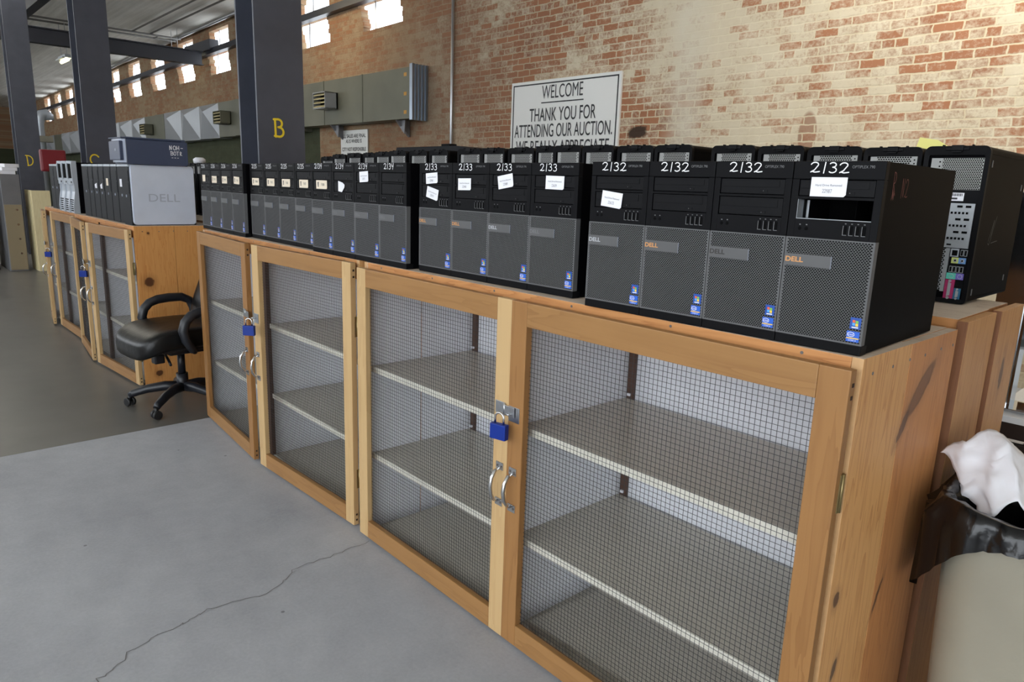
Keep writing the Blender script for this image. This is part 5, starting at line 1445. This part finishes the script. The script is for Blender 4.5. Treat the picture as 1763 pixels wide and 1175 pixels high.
b = MB(); b.tube([(0.04, 0.0, 0.34), (0.10, -0.01, 0.40), (0.22, -0.02, 0.45), (0.45, -0.02, 0.47)], 0.022, 10); b.build('arm', M['stainless'], e)
for k in range(3):
    b = MB(); b.tube([(0.04 + 0.06 * k, -0.03 + 0.03 * (k % 2), 0.012), (0.04 + 0.06 * k, -0.03 + 0.03 * (k % 2), 0.02)], 0.006, 8); b.build('bolt', M['chrome'], e)
e = empty('equipment_unit', (-0.15, 3.56, 0.6405), 0, 'dark equipment cabinet with a socket plate on the white table behind the steel post', 'appliance')
b = MB(); b.box(-0.40, 0.6, 0, 0.35, 0.15, 0.50, 0, 0.004); b.build('body', M['dark_green'], e)
b = MB(); b.box(-0.42, 0.6, -0.04, 0.36, 0.0, 0.15, 0, 0.004); b.box(-0.43, 0.62, -0.06, 0.36, 0.135, 0.165, 0, 0.003); b.build('base', M['white_top'], e)
b = MB(); b.box(-0.36, -0.28, -0.012, 0, 0.20, 0.33, 0, 0.003); b.box(-0.345, -0.295, -0.016, -0.012, 0.215, 0.315, 1, 0.002); b.tube([(-0.32, -0.016, 0.265), (-0.32, -0.022, 0.265)], 0.010, 10, 2); b.build('socket_plate', [M['steel_grey'], M['black'], M['paper']], e)
b = MB(); b.box(-0.35, -0.27, -0.006, 0, 0.36, 0.375); b.build('nameplate', M['ink_grey'], e)

# ------------------------------------------------------------------ far background
e = empty('plank_partition', (-11.8, 1.98, 0), 0, 'pale upright plywood panel on the floor beside the column lettered D', 'panel')
b = MB(); b.box(-0.06, 0.0, -0.12, 0.10, 0, 1.12, 0, 0.003); b.build('panel', M['ply'], e)
b = MB(); b.box(-0.5, -0.062, -0.125, -0.10, 0, 1.12, 0, 0.003); b.build('side_panel', M['ply'], e)
e = empty('steel_locker', (-12.35, 1.64, 0), 0, 'grey steel cabinet left of the plywood panel at the far left', 'cabinet')
b = MB(); b.box(-0.45, 0.40, -0.10, 0.12, 0, 1.33, 0, 0.004); b.build('body', M['steel_grey'], e)
b = MB(); b.box(0.40, 0.412, -0.09, 0.11, 0.02, 0.92, 0, 0.002); b.build('door', mat('tan_steel', (150, 136, 110), 0.45, 0.1), e)
b = MB()
for zz in (0.25, 0.45, 0.65, 0.85): b.tube([(0.412, 0.05, zz), (0.42, 0.05, zz)], 0.014, 8)
b.build('rivet', M['chrome'], e)
e = empty('dark_cabinet', (-12.7, 1.25, 0), 0, 'dark green steel cabinet at the extreme left edge behind the polished floor', 'cabinet')
b = MB(); b.box(-0.45, 0.45, -0.35, 0.20, 0.05, 1.25, 0, 0.01); b.build('body', mat('dark_teal_steel', (38, 52, 54), 0.4), e)
b = MB(); b.box(0.45, 0.46, -0.30, 0.15, 0.1, 1.2, 0, 0.004); b.tube([(0.47, 0.1, 0.6), (0.47, 0.1, 0.75)], 0.008, 8); b.build('door', mat('dark_teal_door', (44, 58, 60), 0.35), e)
b = MB(); b.box(-0.46, 0.46, -0.36, 0.21, 0, 0.05); b.build('plinth', M['black'], e)
for k in range(3):
    b = MB(); b.box(-0.16, 0.16, -0.09, 0.09, 0, 0.045, 0, 0.004)
    o = b.build('paper_stack', M['paper'], None, (-12.15 - 0.03 * k, 1.64 + 0.01 * k, 1.331 + 0.047 * k)); o.rotation_euler = (0, 0, 0.15 * k)
    tag(o, ('lowest white bundle of papers on the grey steel cabinet', 'middle white bundle of papers on the grey steel cabinet', 'topmost white bundle of papers on the grey steel cabinet')[k], 'papers', 'paper bundles on the steel cabinet')
e = empty('red_screen', (-9.29, 1.70, 0), 0, 'dark red panel on a thin dark post beyond the far computers, left of column C', 'panel')
b = MB(); b.box(-0.04, 0.04, -0.125, 0.12, 1.385, 1.62, 0, 0.02); b.build('panel', M['red'], e)
b = MB(); b.tube([(0, 0.03, 0), (0, 0.03, 1.39)], 0.02, 8); b.box(-0.15, 0.15, -0.07, 0.13, 0, 0.03, 0, 0.004); b.build('post', M['black'], e)
e = empty('exhaust_pipe', (-28.0, 4.85, 0), 0, 'shiny white elbow pipe near the far end of the brick wall', 'pipe')
b = MB(); b.tube([(0, 0, 0), (0, 0, 2.85), (0, 0.02, 3.05), (0, 0.08, 3.18), (0, 0.2, 3.21), (0, 0.28, 3.14), (0, 0.29, 3.02)], [0.12, 0.12, 0.14, 0.15, 0.15, 0.14, 0.13], 14); b.build('elbow_tube', M['pc_silver2'], e)
b = MB(); b.box(-0.2, 0.2, -0.2, 0.3, 2.3, 2.5, 0, 0.02); b.build('box_collar', M['can'], e)
e = empty('machine_case', (-5.75, 4.75, 0), 0, 'long low dark machine standing in front of the brick wall under the conduit', 'machine')
b = MB(); b.box(-1.0, 1.05, -0.3, 0.5, 0, 1.62, 0, 0.01); b.prism([(-1.0, -0.3, 1.62), (1.05, -0.3, 1.62), (1.05, -0.3, 1.645), (0.1, -0.3, 1.77), (-0.95, -0.3, 1.77)], (0, 0.8, 0)); b.build('body', M['pc_grey'], e)
b = MB(); b.box(-0.55, -0.40, 0.0, 0.1, 1.77, 1.82, 0, 0.01); b.build('cap', M['black'], e)
b = MB(); b.box(-0.9, 0.9, -0.31, -0.3, 0.3, 1.5, 0, 0.004); b.build('front_panel', M['beam'], e)
b = MB(); b.box(-0.8, 0.8, -0.25, 0.25, 0, 1.56, 0, 0.01); o = b.build('maroon_crate', M['maroon'], None, (-10.4, 3.6, 0)); tag(o, 'dark maroon crate glimpsed behind the towers marked 2136', 'crate')
b = MB(); b.box(-0.5, 0.5, -0.3, 0.3, 0, 1.7, 0, 0.01); b.box(-0.3, 0.3, -0.31, 0.31, 1.701, 2.05, 1, 0.01); o = b.build('far_shelf', [M['clutter'], M['white_paint']], None, (-24.0, 2.6, 0)); tag(o, 'far dark shelf with a pale box on top, left of the column lettered D', 'shelf')
